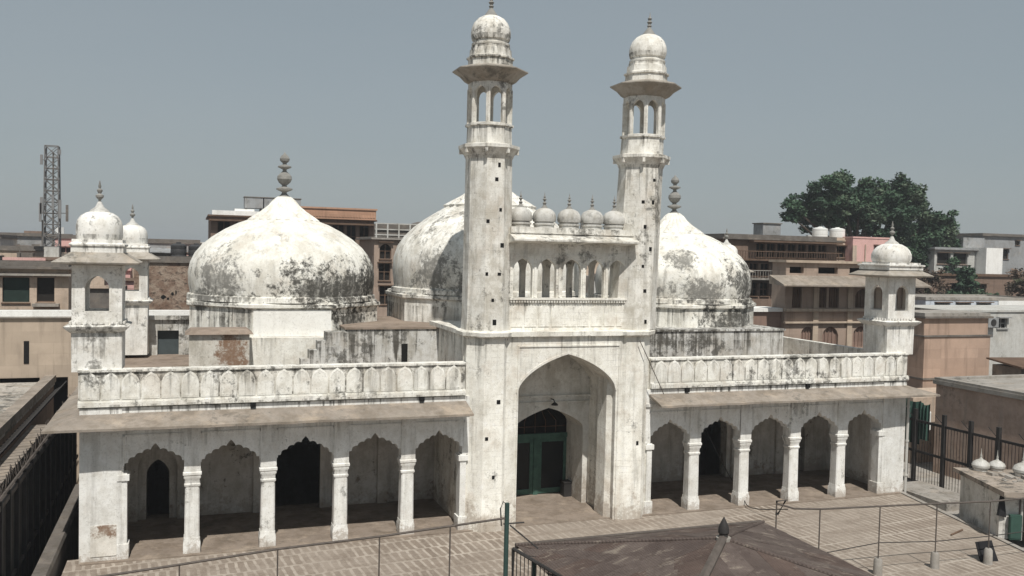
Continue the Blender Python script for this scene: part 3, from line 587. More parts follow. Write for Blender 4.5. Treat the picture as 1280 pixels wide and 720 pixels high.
# ---- big domes
PROF = [(3.98, 8.5), (4.0, 8.7), (4.08, 9.1), (4.09, 9.6), (4.0, 10.02), (3.81, 10.42), (3.5, 10.8), (3.09, 11.15), (2.55, 11.5), (1.98, 11.79), (1.4, 12.0)]
def big_dome(cx, cyy, mat, zb, profile, drum_ap, ledge, petal_r, petal_z, petal_top, apex):
    d = MB(); d.ngon(profile, 72, cx, cyy, cap0=False); do_ = d.build('dome', mat, mosque)
    r = MB(); r.ngon([(drum_ap, 5.2), (drum_ap, ledge - 0.22)], 8, cx, cyy); r.build('drum', mat, do_)
    l = MB(); l.ngon([(drum_ap, ledge - 0.222), (drum_ap + 0.12, ledge - 0.14), (drum_ap + 0.12, ledge - 0.02), (drum_ap, ledge + 0.02), (drum_ap - 0.02, ledge + 0.10)], 8, cx, cyy)
    l.ngon([(profile[0][0] + 0.16, ledge + 0.05), (profile[0][0] + 0.14, ledge + 0.25), (profile[0][0] + 0.02, ledge + 0.3)], 72, cx, cyy); l.build('ledge', mat, do_)
    h = apex - petal_z
    p = MB(); n = 96
    p.ngon([(petal_r, petal_z - 0.14, 0.02), (petal_r * 1.02, petal_z - 0.02, 0.04), (petal_r * 0.84, petal_z + h * 0.16, 0.07), (petal_r * 0.63, petal_z + h * 0.36, 0.09), (petal_r * 0.43, petal_z + h * 0.62, 0.09), (petal_r * 0.32, petal_z + h * 0.85, 0.07), (petal_r * 0.2, petal_z + h, 0.0)], n, cx, cyy, flute=24); p.build('petal_cap', mat, do_, 50)
    f = MB(); z = apex - 0.04
    f.ngon([(0.30, z), (0.16, z + .14), (0.10, z + .22), (0.12, z + .26), (0.36, z + .36), (0.36, z + .42), (0.12, z + .50), (0.10, z + .56), (0.25, z + .68), (0.33, z + .84), (0.31, z + .98), (0.2, z + 1.1), (0.09, z + 1.2), (0.09, z + 1.28), (0.30, z + 1.37), (0.30, z + 1.42), (0.09, z + 1.5), (0.09, z + 1.56), (0.2, z + 1.66), (0.22, z + 1.76), (0.16, z + 1.88), (0.06, z + 1.97), (0.01, z + 2.06)], 18, cx, cyy)
    f.build('finial', M_FIN, do_)
big_dome(-9.95, 9.0, W['dome_l'], 0, PROF, 4.0, 8.38, 1.52, 11.98, 0, 13.02)
wp = MB(); wp.box(-11.5, -8.35, 4.965, 4.998, 7.06, 8.16); wp.build('repainted_panel', wash('fresh_limewash', (0.84, 0.835, 0.80), 0.15, 0.12, 0.62, warm=.05, mould_amt=.5), mosque)
big_dome(10.15, 9.0, W['dome_r'], 0, PROF, 4.0, 8.38, 1.52, 11.98, 0, 13.02)
CPROF = [(4.6, 8.75), (4.66, 9.2), (4.72, 9.8), (4.68, 10.4), (4.5, 10.95), (4.2, 11.4), (3.75, 11.85), (3.2, 12.27), (2.6, 12.65), (2.1, 12.95), (1.6, 13.1)]
big_dome(-0.05, 9.2, W['dome_c'], 0, CPROF, 4.65, 8.72, 2.2, 13.0, 0, 14.25)

# ---- raised roof terraces, stair, cabins
te = MB(); te.box(-7.9, -3.0, 4.0, 10.2, 5.223, 7.42); te.build('roof_terrace', [W['terrace']], mosque)
tt = MB(); tt.box(-7.95, -3.0, 3.94, 10.2, 7.42, 7.5); tt.build('terrace_floor', M_ROOF, mosque)
tb = MB(); tb.box(-5.55, -5.3, 3.95, 4.0, 5.97, 6.8); tb.box(-8.15, -7.9, 4.1, 4.5, 5.223, 7.2); tb.build('terrace_slot', M_HOLE, mosque)
st = MB()
for i in range(6): st.box(-8.45 - 0.0 - (5 - i) * 0.32 - 0.35, -7.96, 3.3 + 0, 3.93, 5.223 + 0.36 * i, 5.223 + 0.36 * (i + 1))
st.build('roof_stair', W['terrace'], mosque)
db = MB(); db.box(-12.3, -8.2, 4.6, 6.0, 5.223, 7.05); db.build('dome_plinth', W['dome_l'], mosque)
ca = MB(); ca.box(-13.95, -11.75, 3.1, 4.55, 5.223, 7.35); ca.build('roof_cabin', wash('cabin_limewash', (0.62, 0.60, 0.55), 0.6, 0.5, 0.56, warm=0.5, stains_patches=[((-12.35, 3.1, 6.6), (0.6, 0.5, 0.9), 1.0, BRN)]), mosque)
cr = MB(); cr.loft([[(-14.1, 2.95, 7.35), (-11.6, 2.95, 7.35), (-11.6, 4.6, 7.35), (-14.1, 4.6, 7.35)], [(-13.9, 3.2, 7.5), (-11.8, 3.2, 7.5), (-11.8, 4.6, 7.5), (-13.9, 4.6, 7.5)]]); cr.build('cabin_roof', M_ROOF, mosque)
t2 = MB(); t2.box(3.2, 13.55, 3.95, 9.5, 5.223, 7.22); t2.box(3.2, 13.62, 3.88, 9.5, 7.22, 7.3); t2.build('roof_terrace', [W['terrace']], mosque)
t3 = MB(); t3.box(13.56, 16.9, 8.6, 9.1, 5.223, 6.75); t3.build('roof_wall', W['terrace'], mosque)

# ---- corner kiosks
def kiosk(x, y, zb, s=1.0, zbase=6.42, low=False):
    root = MB(); hw = 0.78
    root.M = Matrix.Translation((x, y, 0)) @ Matrix.Scale(s, 4)
    def Z(z): return zb + (z - 6.5)
    mk = lambda: Matrix.Translation((x, y, zb)) @ Matrix.Scale(s, 4) @ Matrix.Translation((0, 0, -6.5))
    b = MB(); b.M = mk(); b.ngon([(0.77, zbase), (0.78, 7.5), (0.78, 7.72)], 4, cap0=True); ko = b.build('roof_kiosk', W['kiosk'], mosque)
    l = MB(); l.M = mk(); l.ngon([(0.78, 7.72), (0.86, 7.78), (0.98, 7.9), (1.0, 7.95), (0.9, 7.99), (0.82, 8.0)], 4)
    for k in range(4):
        l.M = mk() @ Matrix.Rotation(k * math.pi / 2, 4, 'Z')
        for i in range(9): l.box(-0.74 + i * 0.165, -0.74 + i * 0.165 + 0.1, -0.86, -0.79, 8.0, 8.1)
    l.build('ledge', W['kiosk'], ko)
    c = MB()
    for k in range(4):
        c.M = mk() @ Matrix.Rotation(k * math.pi / 2, 4, 'Z') @ Matrix.Translation((0, -0.77, 0))
        e_ = 0.77 if k % 2 == 0 else 0.608
        c.arch_wall(-e_, e_, 8.45, 10.05, 0, 0.16, [(0, 0.37, pointed(0.37, 9.25, 9.64, 0.3))], seg=18)
        c.box(-e_, e_, 0.0, 0.16, 8.0, 8.448)
        for q in (-1, 1): c.box(q * 0.42 - 0.02, q * 0.42 + 0.02, -0.015, 0, 8.45, 9.75)
        c.box(-0.44, 0.44, -0.015, 0, 9.72, 9.76)
    c.build('chamber', W['kiosk'], ko)
    e = MB(); e.M = mk(); e.ngon([(0.75, 9.98), (1.0, 10.02), (1.3, 10.04), (1.32, 10.09), (1.0, 10.28), (0.8, 10.42)], 4); e.build('eave', M_KEAVE, ko)
    n = MB(); n.M = mk(); d = MB(); d.M = mk(); p = MB(); p.M = mk(); f = MB(); f.M = mk()
    if low:
        n.ngon([(0.98, 10.34), (0.98, 10.5), (1.04, 10.52), (1.04, 10.58), (0.9, 10.6), (0.9, 10.68)], 4)
        d.ngon([(0.80, 10.68), (0.86, 10.76), (0.89, 10.9), (0.88, 11.05), (0.80, 11.24), (0.66, 11.4), (0.45, 11.52), (0.22, 11.58)], 28); dz = -0.24
    else:
        n.ngon([(0.80, 10.4), (0.80, 10.62), (0.85, 10.64), (0.85, 10.70), (0.78, 10.74), (0.77, 10.85)], 4)
        d.ngon([(0.70, 10.85), (0.725, 10.92), (0.735, 11.05), (0.735, 11.3), (0.69, 11.5), (0.58, 11.66), (0.42, 11.76), (0.2, 11.82)], 28); dz = 0
    n.build('neck', W['kiosk'], ko); d.build('dome', W['kiosk'], ko)
    p.ngon([(r, z + dz) for r, z in [(0.34, 11.75), (0.30, 11.84), (0.14, 11.96), (0.06, 12.14)]], 16); p.build('petal_cap', M_CUP, ko)
    f.ngon([(r, z + dz) for r, z in [(0.05, 12.1), (0.04, 12.2), (0.13, 12.3), (0.13, 12.36), (0.04, 12.42), (0.09, 12.5), (0.09, 12.54), (0.03, 12.6), (0.05, 12.66), (0.01, 12.86)]], 12); f.build('finial', M_FIN, ko)
    return ko
kiosk(-16.85, 0.75, 6.5); kiosk(17.05, 0.75, 6.5, low=True)
kiosk(-16.6, 14.5, 6.62, 0.95, 5.2); kiosk(17.1, 14.6, 6.5, 0.95, 5.2)
rw = MB(); rw.arch_wall(-15.85, -12.6, 4.6, 7.0, 15.0, 15.5, [(-14.95, 0.5, 6.45)]); rw.box(-15.9, -12.5, 14.85, 15.1, 7.0, 7.2); rw.build('rear_parapet_wall', W['terrace'], mosque)
rd = MB(); rd.box(-15.5, -14.4, 15.3, 15.36, 4.6, 6.5); rd.build('roof_door', plain('faded_slate_door', (0.06, 0.075, 0.08), 0.7, 0.2), mosque)

# ------------------------------------------------------------------ cables, lamp, pipe on the mosque
def cable(name, pts, r, label, mat=M_CABLE, cat='cable'):
    P = []
    pts = [Vector(p) for p in pts]
    for i in range(len(pts) - 1):
        a = pts[max(i - 1, 0)]; b = pts[i]; c = pts[i + 1]; d = pts[min(i + 2, len(pts) - 1)]
        for k in range(8):
            t = k / 8; P.append(0.5 * ((2 * b) + (-a + c) * t + (2 * a - 5 * b + 4 * c - d) * t * t + (-a + 3 * b - 3 * c + d) * t ** 3))
    P.append(pts[-1])
    m = MB(); m.tube(P, r, 5); return tag(m.build(name, mat), label, cat)
cable('cable', [(3.15, -0.72, 7.3), (3.7, -0.8, 6.2), (4.3, -0.75, 5.1)], 0.018, 'thin cable slanting down the right side of the gateway', M_PIPE)
cable('cable', [(9.0, 3.5, 2.6), (9.1, 1.6, 0.9), (8.9, 0.3, 0.55), (8.6, -0.8, 0.12), (8.7, -3.2, 0.7)], 0.022, 'grey cable sagging out of the second arch right of the gateway')
pl = MB(); pl.tube([(17.42, -0.3, 0), (17.42, -0.3, 4.6)], 0.06, 8); 
for z in (0.8, 2.4, 4.0): pl.ngon([(0.085, z), (0.085, z + .08)], 10, 17.42, -0.3)
tag(pl.build('drainpipe', plain('pale_pipe', (0.5, 0.49, 0.46), 0.6, 0.1)), 'pale vertical drainpipe at the right end corner of the mosque', 'drainpipe')
lt = thing('wall_lamp', 'small dark lamp hung at the peak of the inner porch arch', 'lamp', (0.45, 1.96, 4.5))
q = MB(); q.tube([(0, 0, 0.1), (0, -0.3, 0.12), (0, -0.42, 0.02)], 0.025, 6); q.build('bracket', M_IRON, lt)
q = MB(); q.ngon([(0.05, 0.02), (0.14, -0.06), (0.15, -0.1), (0.02, -0.12)], 12, 0, -0.42); q.build('lamp_shade', M_IRON, lt)
bx = thing('niche_block', 'small black block standing in for a dark niche beside the green door', 'box', (1.85, 3.3, 0.02))  # solid block coloured black in place of a dark niche's hollow
q = MB(); q.loft([[(-.2, -.2, 0), (.2, -.2, 0), (.2, .2, 0), (-.2, .2, 0)], [(-.2, -.2, .6), (.2, -.2, .6), (.2, .2, .6), (-.2, .2, .6)]]); q.build('body', M_IRON, bx)
q = MB(); q.box(-.23, .23, -.23, .23, .6, .66); q.build('lid', M_IRON, bx)

# ------------------------------------------------------------------ foreground: tin roof, poles, railings
cn_ = thing('canopy', 'low brown tin pyramid roof of the ablution pool in the courtyard', 'canopy', (-0.35, -12.35, 0))
HX, HY, ZE, ZA = 4.35, 4.25, 2.0, 3.15
cnr = [Vector((-HX, -HY, ZE)), Vector((HX, -HY, ZE)), Vector((HX, HY, ZE)), Vector((-HX, HY, ZE))]; apx = Vector((0, 0, ZA))
q = MB(); rs = random.Random(4); NS = 14
for a, b in zip(cnr, cnr[1:] + cnr[:1]):
    mid = (a + b) / 2; nrm = (b - a).cross(apx - a).normalized(); fall = apx - mid
    for k in range(NS):
        t0, t1 = k / NS, (k + 1) / NS; e = (b - a) * 0.004
        cuts = sorted({0.0, 1.0, rs.uniform(.35, .5), rs.uniform(.62, .75)}); m_i = 0
        top = lambda t: min(t, 1 - t) * 2
        for c0, c1 in zip(cuts, cuts[1:]):                         # overlapping corrugated sheets, each laid a little differently
            lf = [rs.uniform(0.0, .022) for _ in range(4)]
            P = [a + (b - a) * t0 - e + fall * top(t0) * c0, a + (b - a) * t1 + e + fall * top(t1) * c0, a + (b - a) * t1 + e + fall * top(t1) * c1, a + (b - a) * t0 - e + fall * top(t0) * c1]
            U = [p + nrm * l for p, l in zip(P, lf)]; D = [p - nrm * .01 for p in P]
            q.add([tuple(p) for p in U + D], [(0, 1, 2, 3), (7, 6, 5, 4), (0, 4, 5, 1), (1, 5, 6, 2), (2, 6, 7, 3), (3, 7, 4, 0)], rs.choice((0, 0, 0, 1, 1, 2)))
q.build('roof', [M_TIN, M_TIN2, M_TIN3], cn_, 5)
for sx, sy in ((-1, -1), (1, -1), (1, 1), (-1, 1)):
    q = MB(); big = sy < 0 and sx < 0
    q.tube([(0, 0, ZA + .02), (sx * HX, sy * HY, ZE + .02)], 0.13 if big else 0.05, 7); q.build('ridge_cap', M_PIPE if big else M_TIN, cn_)
    q = MB(); q.tube([(sx * (HX - .4), sy * (HY - .4), 0), (sx * (HX - .4), sy * (HY - .4), ZE)], 0.07, 8); q.build('post', M_POLEG, cn_)
q = MB(); q.box(-HX, HX, HY, HY + 0.16, ZE - 0.10, ZE + 0.03); q.build('gutter', M_PIPE, cn_)
q = MB(); q.ngon([(0.12, ZA + .05), (0.12, ZA + .14), (0.15, ZA + .18), (0.145, ZA + .3), (0.10, ZA + .42), (0.05, ZA + .52), (0.01, ZA + .6)], 12); fo = q.build('finial', M_IRON, cn_)
q = MB(); q.ngon([(0.2, ZA - .05), (0.2, ZA + .05)], 12); q.build('collar', M_CONC, fo)

gp = thing('green_pole', 'dark green steel pole standing at the corner of the tin canopy', 'pole', (-5.32, -8.9, 0))
q = MB(); q.tube([(0, 0, 0), (0, 0, 3.55)], 0.068, 10); q.build('shaft', M_POLEG, gp)
q = MB(); q.tube([(0, 0, 3.5), (-0.12, 0, 3.6), (-0.2, 0, 3.4), (-0.16, 0, 2.9)], 0.02, 6); q.build('hook', M_CABLE, gp)
q = MB(); q.tube([(-.1, 0, 2.95), (0.5, -0.1, 2.98)], 0.022, 6); q.tube([(0.1, 0, 2.9), (0.75, -0.6, 2.35)], 0.022, 6); q.build('bracket', M_IRON, gp)
nf = thing('mesh_panel', 'dark leaning mesh panel between the green pole and the tin roof', 'panel', (-5.25, -9.3, 0))
q = MB(); q.tube([(0, 0, 2.35), (1.3, -3.3, 1.9), (1.3, -3.3, 0.1), (0, 0, 0.1), (0, 0, 2.35)], 0.05, 6); q.build('frame', M_IRON, nf)
q = MB()
for i in range(1, 22): q.tube([(1.3 * i / 22, -3.3 * i / 22, 0.1), (1.3 * i / 22, -3.3 * i / 22, 2.35 - .45 * i / 22)], 0.014, 4)
q.build('grille', M_IRON, nf)

def railing(name, label, posts, top, base_r=0.0):
    t = thing(name, label, 'railing', (posts[0][0], posts[0][1], 0)); ox, oy = posts[0][0], posts[0][1]
    q = MB(); q.tube([(x - ox, y - oy, z) for x, y, z in top], 0.032, 6); q.build('top_rail', M_PIPE, t)
    for (x, y, z) in posts:
        q = MB(); q.tube([(x - ox, y - oy, 0), (x - ox, y - oy, z)], 0.022, 6); q.build('post', M_PIPE, t)
    return t
railing('pipe_railing', 'thin rusty pipe railing crossing the left courtyard to the green pole',
        [(-16.6, -8.9, 2.45), (-14.12, -8.9, 2.62), (-11.7, -8.9, 2.78), (-9.0, -8.9, 2.9), (-7.0, -8.9, 3.0)],
        [(-17.2, -8.9, 2.42), (-14.12, -8.9, 2.62), (-11.7, -8.9, 2.8), (-9.0, -8.9, 2.9), (-5.3, -8.9, 3.12)])
rr = railing('pipe_railing', 'thin pipe railing over the right courtyard with concrete footed posts',
        [(4.2, -8.5, 2.75), (5.9, -8.55, 2.45), (8.32, -8.64, 2.35), (10.76, -8.7, 2.28), (13.0, -8.9, 2.24)],
        [(4.2, -8.5, 2.72), (4.9, -8.5, 2.5), (5.9, -8.55, 2.42), (8.32, -8.64, 2.36), (10.76, -8.7, 2.29), (13.0, -8.9, 2.25), (17.5, -9.0, 2.3)])
for (x, y) in ((8.32, -8.64), (10.76, -8.7), (13.0, -8.9)):
    q = MB(); q.ngon([(0.16, 0), (0.15, 0.06), (0.14, 0.5), (0.10, 0.56)], 12, x - 4.2, y + 8.5); q.build('concrete_foot', M_CONC, rr)
q = MB(); q.tube([(1.7, -0.05, 0.9), (4.12, -0.14, 1.1), (6.56, -0.2, 0.95), (8.8, -0.4, 1.0), (13, -0.5, 1.1)], 0.018, 5); q.build('lower_rail', M_CABLE, rr)
q = MB(); q.tube([(0, 0, 2.35), (0, 0, 2.8), (0.35, 0, 2.8), (0.05, 0, 2.35)], 0.035, 6); q.build('bracket', M_IRON, rr)
bc = MB(); bc.M = Matrix.Translation((13.25, -8.75, 0)) @ Matrix.Rotation(R(-12), 4, 'Z')
bc.loft([[(-.35, 0, 0.02), (.35, 0, 0.02), (.35, .05, 0.02), (-.35, .05, 0.02)], [(-.33, .18, .3), (.34, .2, .32), (.34, .25, .32), (-.33, .23, .3)], [(-.36, .3, .62), (.3, .33, .66), (.3, .37, .66), (-.36, .34, .62)]])
tag(bc.build('black_cloth', M_CLOTH), 'square black cloth propped against a concrete railing foot', 'cloth')
pk = MB(); pk.tube([(14.3, -6.0, 0.04), (15.3, -5.6, 0.04)], 0.035, 6); tag(pk.build('plank', M_WOOD), 'short plank lying on the paving before the white hut', 'plank')

# ------------------------------------------------------------------ right: plastered hut with small domes on its roof
ht = thing('guard_hut', 'low white plastered hut with an open front at the courtyard edge', 'hut', (0, 0, 0))
A_ = Vector((17.56, -3.29)); B_ = Vector((15.9, -6.75)); ex = Vector((0.9, -0.44)).normalized() * 6.0
def wallseg(m, a, b, t, z0, z1, mi=0):
    d = (b - a).normalized(); n = Vector((-d.y, d.x)) * t
    m.loft([[(a.x, a.y, z0), (b.x, b.y, z0), (b.x + n.x, b.y + n.y, z0), (a.x + n.x, a.y + n.y, z0)], [(a.x, a.y, z1), (b.x, b.y, z1), (b.x + n.x, b.y + n.y, z1), (a.x + n.x, a.y + n.y, z1)]], mi)
q = MB(); wallseg(q, A_, B_, 0.22, -0.6, 1.7); C1 = B_ + ex * 0.12; wallseg(q, B_ + ex * 0.03, C1, 0.2, 0, 1.78)
C2 = B_ + ex * 0.7; wallseg(q, C2, B_ + ex, 0.2, 0, 1.78); wallseg(q, A_ + ex * 0.03, A_ + ex, -0.2, -0.6, 1.7)
q.build('wall', wash('hut_limewash', (0.66, 0.65, 0.62), 0.45, 0.4, .575, warm=0.15, mould_amt=0.5), ht)
q = MB(); o1 = B_ - Vector((0.25, 0.35)); 
pts = [B_ + Vector((-.3, -.45)), B_ + ex + Vector((0, -.45)), A_ + ex + Vector((0, .2)), A_ + Vector((-.25, .2))]
q.loft([[(p.x, p.y, 1.76 if i in (0, 1) else 1.70) for i, p in enumerate(pts)], [(p.x, p.y, 1.96 if i in (0, 1) else 1.86) for i, p in enumerate(pts)]])
q.build('roof', wash('hut_roof_slab', (0.36, 0.31, 0.265), 0.6, 0.2, 0.56, warm=0.5), ht)
q = MB(); wallseg(q, B_ + ex * 0.05 + Vector((0.45, 0.9)), B_ + ex * 0.9 + Vector((0.45, 0.9)), 0.05, 0, 1.75); q.build('interior_wall', M_DKCON, ht)
q = MB(); p0 = B_ + ex * 0.125; q.tube([(p0.x, p0.y - .1, 0), (p0.x, p0.y - .1, 1.76)], 0.045, 8); q.build('post', M_GREYP, ht)
gc = thing('green_cabinet', 'faded green cabinet just inside the hut front', 'cabinet', (B_.x + ex.x * 0.075, B_.y + ex.y * 0.075 - 0.2, 0), math.atan2(ex.y, ex.x))
q = MB(); q.box(-.22, .22, -.06, .1, 0.04, 1.0); q.build('body', M_TARP, gc); q = MB(); q.box(-.2, .2, -.085, -.06, 0.1, .95); q.build('door', M_TARP, gc)
hc = MB(); hx, hy = B_.x - 0.02, B_.y - 0.12
hc.loft([[(hx - .06, hy, 1.7), (hx + .1, hy, 1.7), (hx + .1, hy + .06, 1.7), (hx - .06, hy + .06, 1.7)], [(hx - .12, hy - .04, 1.3), (hx + .14, hy - .03, 1.35), (hx + .14, hy + .07, 1.35), (hx - .12, hy + .06, 1.3)], [(hx - .18, hy - .03, .95), (hx + .2, hy - .05, .85), (hx + .2, hy + .06, .85), (hx - .18, hy + .07, .95)]])
tag(hc.build('hanging_cloth', M_CLOTH), 'dark cloth hanging from the hut eave beside the green cabinet', 'cloth')
wb = thing('white_jug', 'tall white plastic jug in the hut opening', 'jug', (B_.x + ex.x * 0.21, B_.y + ex.y * 0.21, 0.55))
q = MB(); q.ngon([(0.12, 0), (0.15, .05), (0.15, .5), (0.06, .62), (0.06, .7)], 14); q.build('body', M_TANKW, wb); q = MB(); q.ngon([(0.07, .7), (0.07, .76)], 12); q.build('cap', M_TANKB, wb)
td = thing('stool', 'dark wooden stool under the white jug in the hut opening', 'stool', (B_.x + ex.x * 0.21, B_.y + ex.y * 0.21, 0))
q = MB(); q.box(-.25, .25, -.2, .2, .48, .55); q.build('seat', M_WOOD, td)
for sx in (-1, 1):
    for sy in (-1, 1): q = MB(); q.box(sx * .2 - .025, sx * .2 + .025, sy * .15 - .025, sy * .15 + .025, 0, .48); q.build('leg', M_WOOD, td)
gd = thing('grey_bucket', 'round pale grey bucket with a lid on the hut floor', 'bucket', (B_.x + ex.x * 0.27, B_.y + ex.y * 0.27 - 0.15, 0))
q = MB(); q.ngon([(0.24, 0), (0.3, .06), (0.33, .45), (0.34, .47)], 20); q.build('body', plain('grey_plastic', (0.35, 0.36, 0.37), 0.5, 0.1), gd)
q = MB(); q.ngon([(0.35, .47), (0.34, .52), (0.1, .57)], 20); q.build('lid', plain('grey_lid', (0.3, 0.31, 0.32), 0.5, 0.1), gd)
def roof_ornament(x, y, z, r, label):
    t = thing('roof_cupola', label, 'cupola', (x, y, z), 0, 'small white cupolas lined up on the hut roof')
    q = MB(); q.ngon([(r * .75, 0), (r * .75, r * .3), (r * .9, r * .35)], 16); q.build('base', W['kiosk'], t)
    q = MB(); q.ngon([(r * .8, r * .33), (r * .97, r * .5), (r, r * .75), (r * .85, r * 1.05), (r * .5, r * 1.3), (r * .2, r * 1.42)], 20); q.build('dome', M_CUP, t)
    q = MB(); q.ngon([(r * .22, r * 1.4), (r * .1, r * 1.65), (r * .14, r * 1.8), (r * .05, r * 2.1), (r * .02, r * 2.7)], 8); q.build('spire', M_GREYP, t)
roof_ornament(18.0, -3.9, 1.85, 0.36, 'leftmost small white cupola on the hut roof')
roof_ornament(18.7, -4.1, 1.85, 0.33, 'second small white cupola from the left, partly behind rubble')
roof_ornament(18.9, -5.2, 1.88, 0.40, 'larger white cupola with a spire, third from the left on the hut roof')
roof_ornament(19.15, -6.1, 1.9, 0.48, 'biggest white cupola, nearest the right picture edge on the hut roof')
rb = MB()
for i in range(26):
    a = random.uniform(0, 1); b = random.uniform(0.1, 0.5); p = B_ + ex * (0.12 + 0.45 * a) + (A_ - B_) * (0.25 + b); s = random.uniform(.06, .2)
    rb.M = Matrix.Translation((p.x, p.y, 1.88)) @ Matrix.Rotation(random.uniform(0, 3), 4, 'Z') @ Matrix.Rotation(random.uniform(-.4, .4), 4, 'X')
    rb.box(-s, s, -s * .7, s * .7, -.05, s * .8)
tag(rb.build('rubble', M_CONC), 'loose broken stones heaped on the hut roof', 'rubble', None, 'stuff')

# right: iron security fence
fn = thing('iron_fence', 'tall dark iron security fence with mesh along the lane on the right', 'fence', (21, 0, -0.6))
ys = [2.9, 1.05, -0.55, -2.1, -3.7, -5.4, -7.2]
for i, y in enumerate(ys):
    q = MB(); q.box(-.085, .085, y - .085, y + .085, 0, 3.85); q.tube([(0, y, 3.3), (-.25, y + .35, 3.8)], 0.02, 5); q.build('post', M_IRON, fn)
q = MB(); q.box(-.04, .04, -8.5, 4.6, 3.2, 3.32); q.box(-.04, .04, -8.5, 4.6, 1.65, 1.77); q.box(-.04, .04, -8.5, 4.6, 0.1, 0.2); q.build('rail', M_IRON, fn)
q = MB()
for i in range(72): y = -8.4 + i * 0.18; q.box(-.009, .009, y - .009, y + .009, 0.1, 3.25)
q.build('grille', M_IRON, fn)
gt = MB(); 
for (a, b, z0, z1) in ((2.2, 2.75, 1.7, 3.6), (2.8, 3.9, 1.4, 3.65)):
    nn = 8; ring0 = []; vs = []
    for i in range(nn + 1):
        y = a + (b - a) * i / nn; dx = 0.05 * math.sin(i * 2.1); vs += [(21.2 + dx, y, z1 - 0.12 * math.sin(math.pi * i / nn)), (21.2 + dx * 1.5, y, z0), (21.23 + dx * 1.5, y, z0), (21.23 + dx, y, z1 - 0.12 * math.sin(math.pi * i / nn))]
    fs = []
    for i in range(nn):
        for k in range(4): fs.append((i * 4 + k, i * 4 + (k + 1) % 4, i * 4 + 4 + (k + 1) % 4, i * 4 + 4 + k))
    gt.add(vs, fs)
tag(gt.build('green_tarpaulin', M_TARP), 'bright green tarpaulin hung behind the iron fence next to the mosque corner', 'tarpaulin')
wbq = MB(); wbq.ngon([(0.3, 2.0), (0.3, 2.9), (0.2, 3.05)], 14, 22.3, 3.6); tag(wbq.build('water_barrel', M_TANKW), 'white barrel half hidden behind the green tarpaulin', 'barrel')

# brown low building behind the fence
lb = thing('brown_building', 'low brown plastered building with a pale flat roof behind the iron fence', 'building')
q = MB(); q.box(24, 38, -12, 4.6, -4.1, 4.2); q.build('wall', wash('brown_plaster', (0.46, 0.345, 0.285), 0.4, 0.4, .575, warm=.15, mould_amt=.5), lb)
q = MB(); q.box(23.85, 38.1, -12.1, 4.7, 4.2, 4.42); q.box(23.9, 24.3, -12, 4.65, 4.42, 4.55); q.box(24.3, 38, 4.3, 4.65, 4.42, 4.55); q.build('roof', M_CONC, lb)
q = MB(); q.box(23.9, 24.02, -2.6, -1.5, 1.9, 2.75); w_ = q.build('window', M_IRON, lb); q = MB(); q.box(23.88, 23.9, -2.5, -1.6, 1.95, 2.7); q.build('pane', M_HOLE, w_)
# long shed roof + wooden clutter behind
cl = thing('timber_shed', 'dark timber shed with a sagging plank roof behind the brown building', 'shed', (34.5, 7.5, 0))
q = MB(); q.box(-2.2, 2.5, -1, 1, 2.2, 4.6); q.build('wall', M_DKCON, cl); q = MB(); q.loft([[(-2.5, -1.3, 4.6), (2.8, -1.3, 4.5), (2.8, 1.2, 4.8), (-2.5, 1.2, 4.9)], [(-2.5, -1.3, 4.7), (2.8, -1.3, 4.6), (2.8, 1.2, 4.9), (-2.5, 1.2, 5.0)]]); q.build('roof', M_WOOD, cl)
q = MB(); q.box(1.5, 1.8, -1.4, -1.1, 0.5, 6.4); q.box(0.2, 1.9, -1.45, -1.3, 5.6, 5.85); q.build('post', M_WOOD, cl)

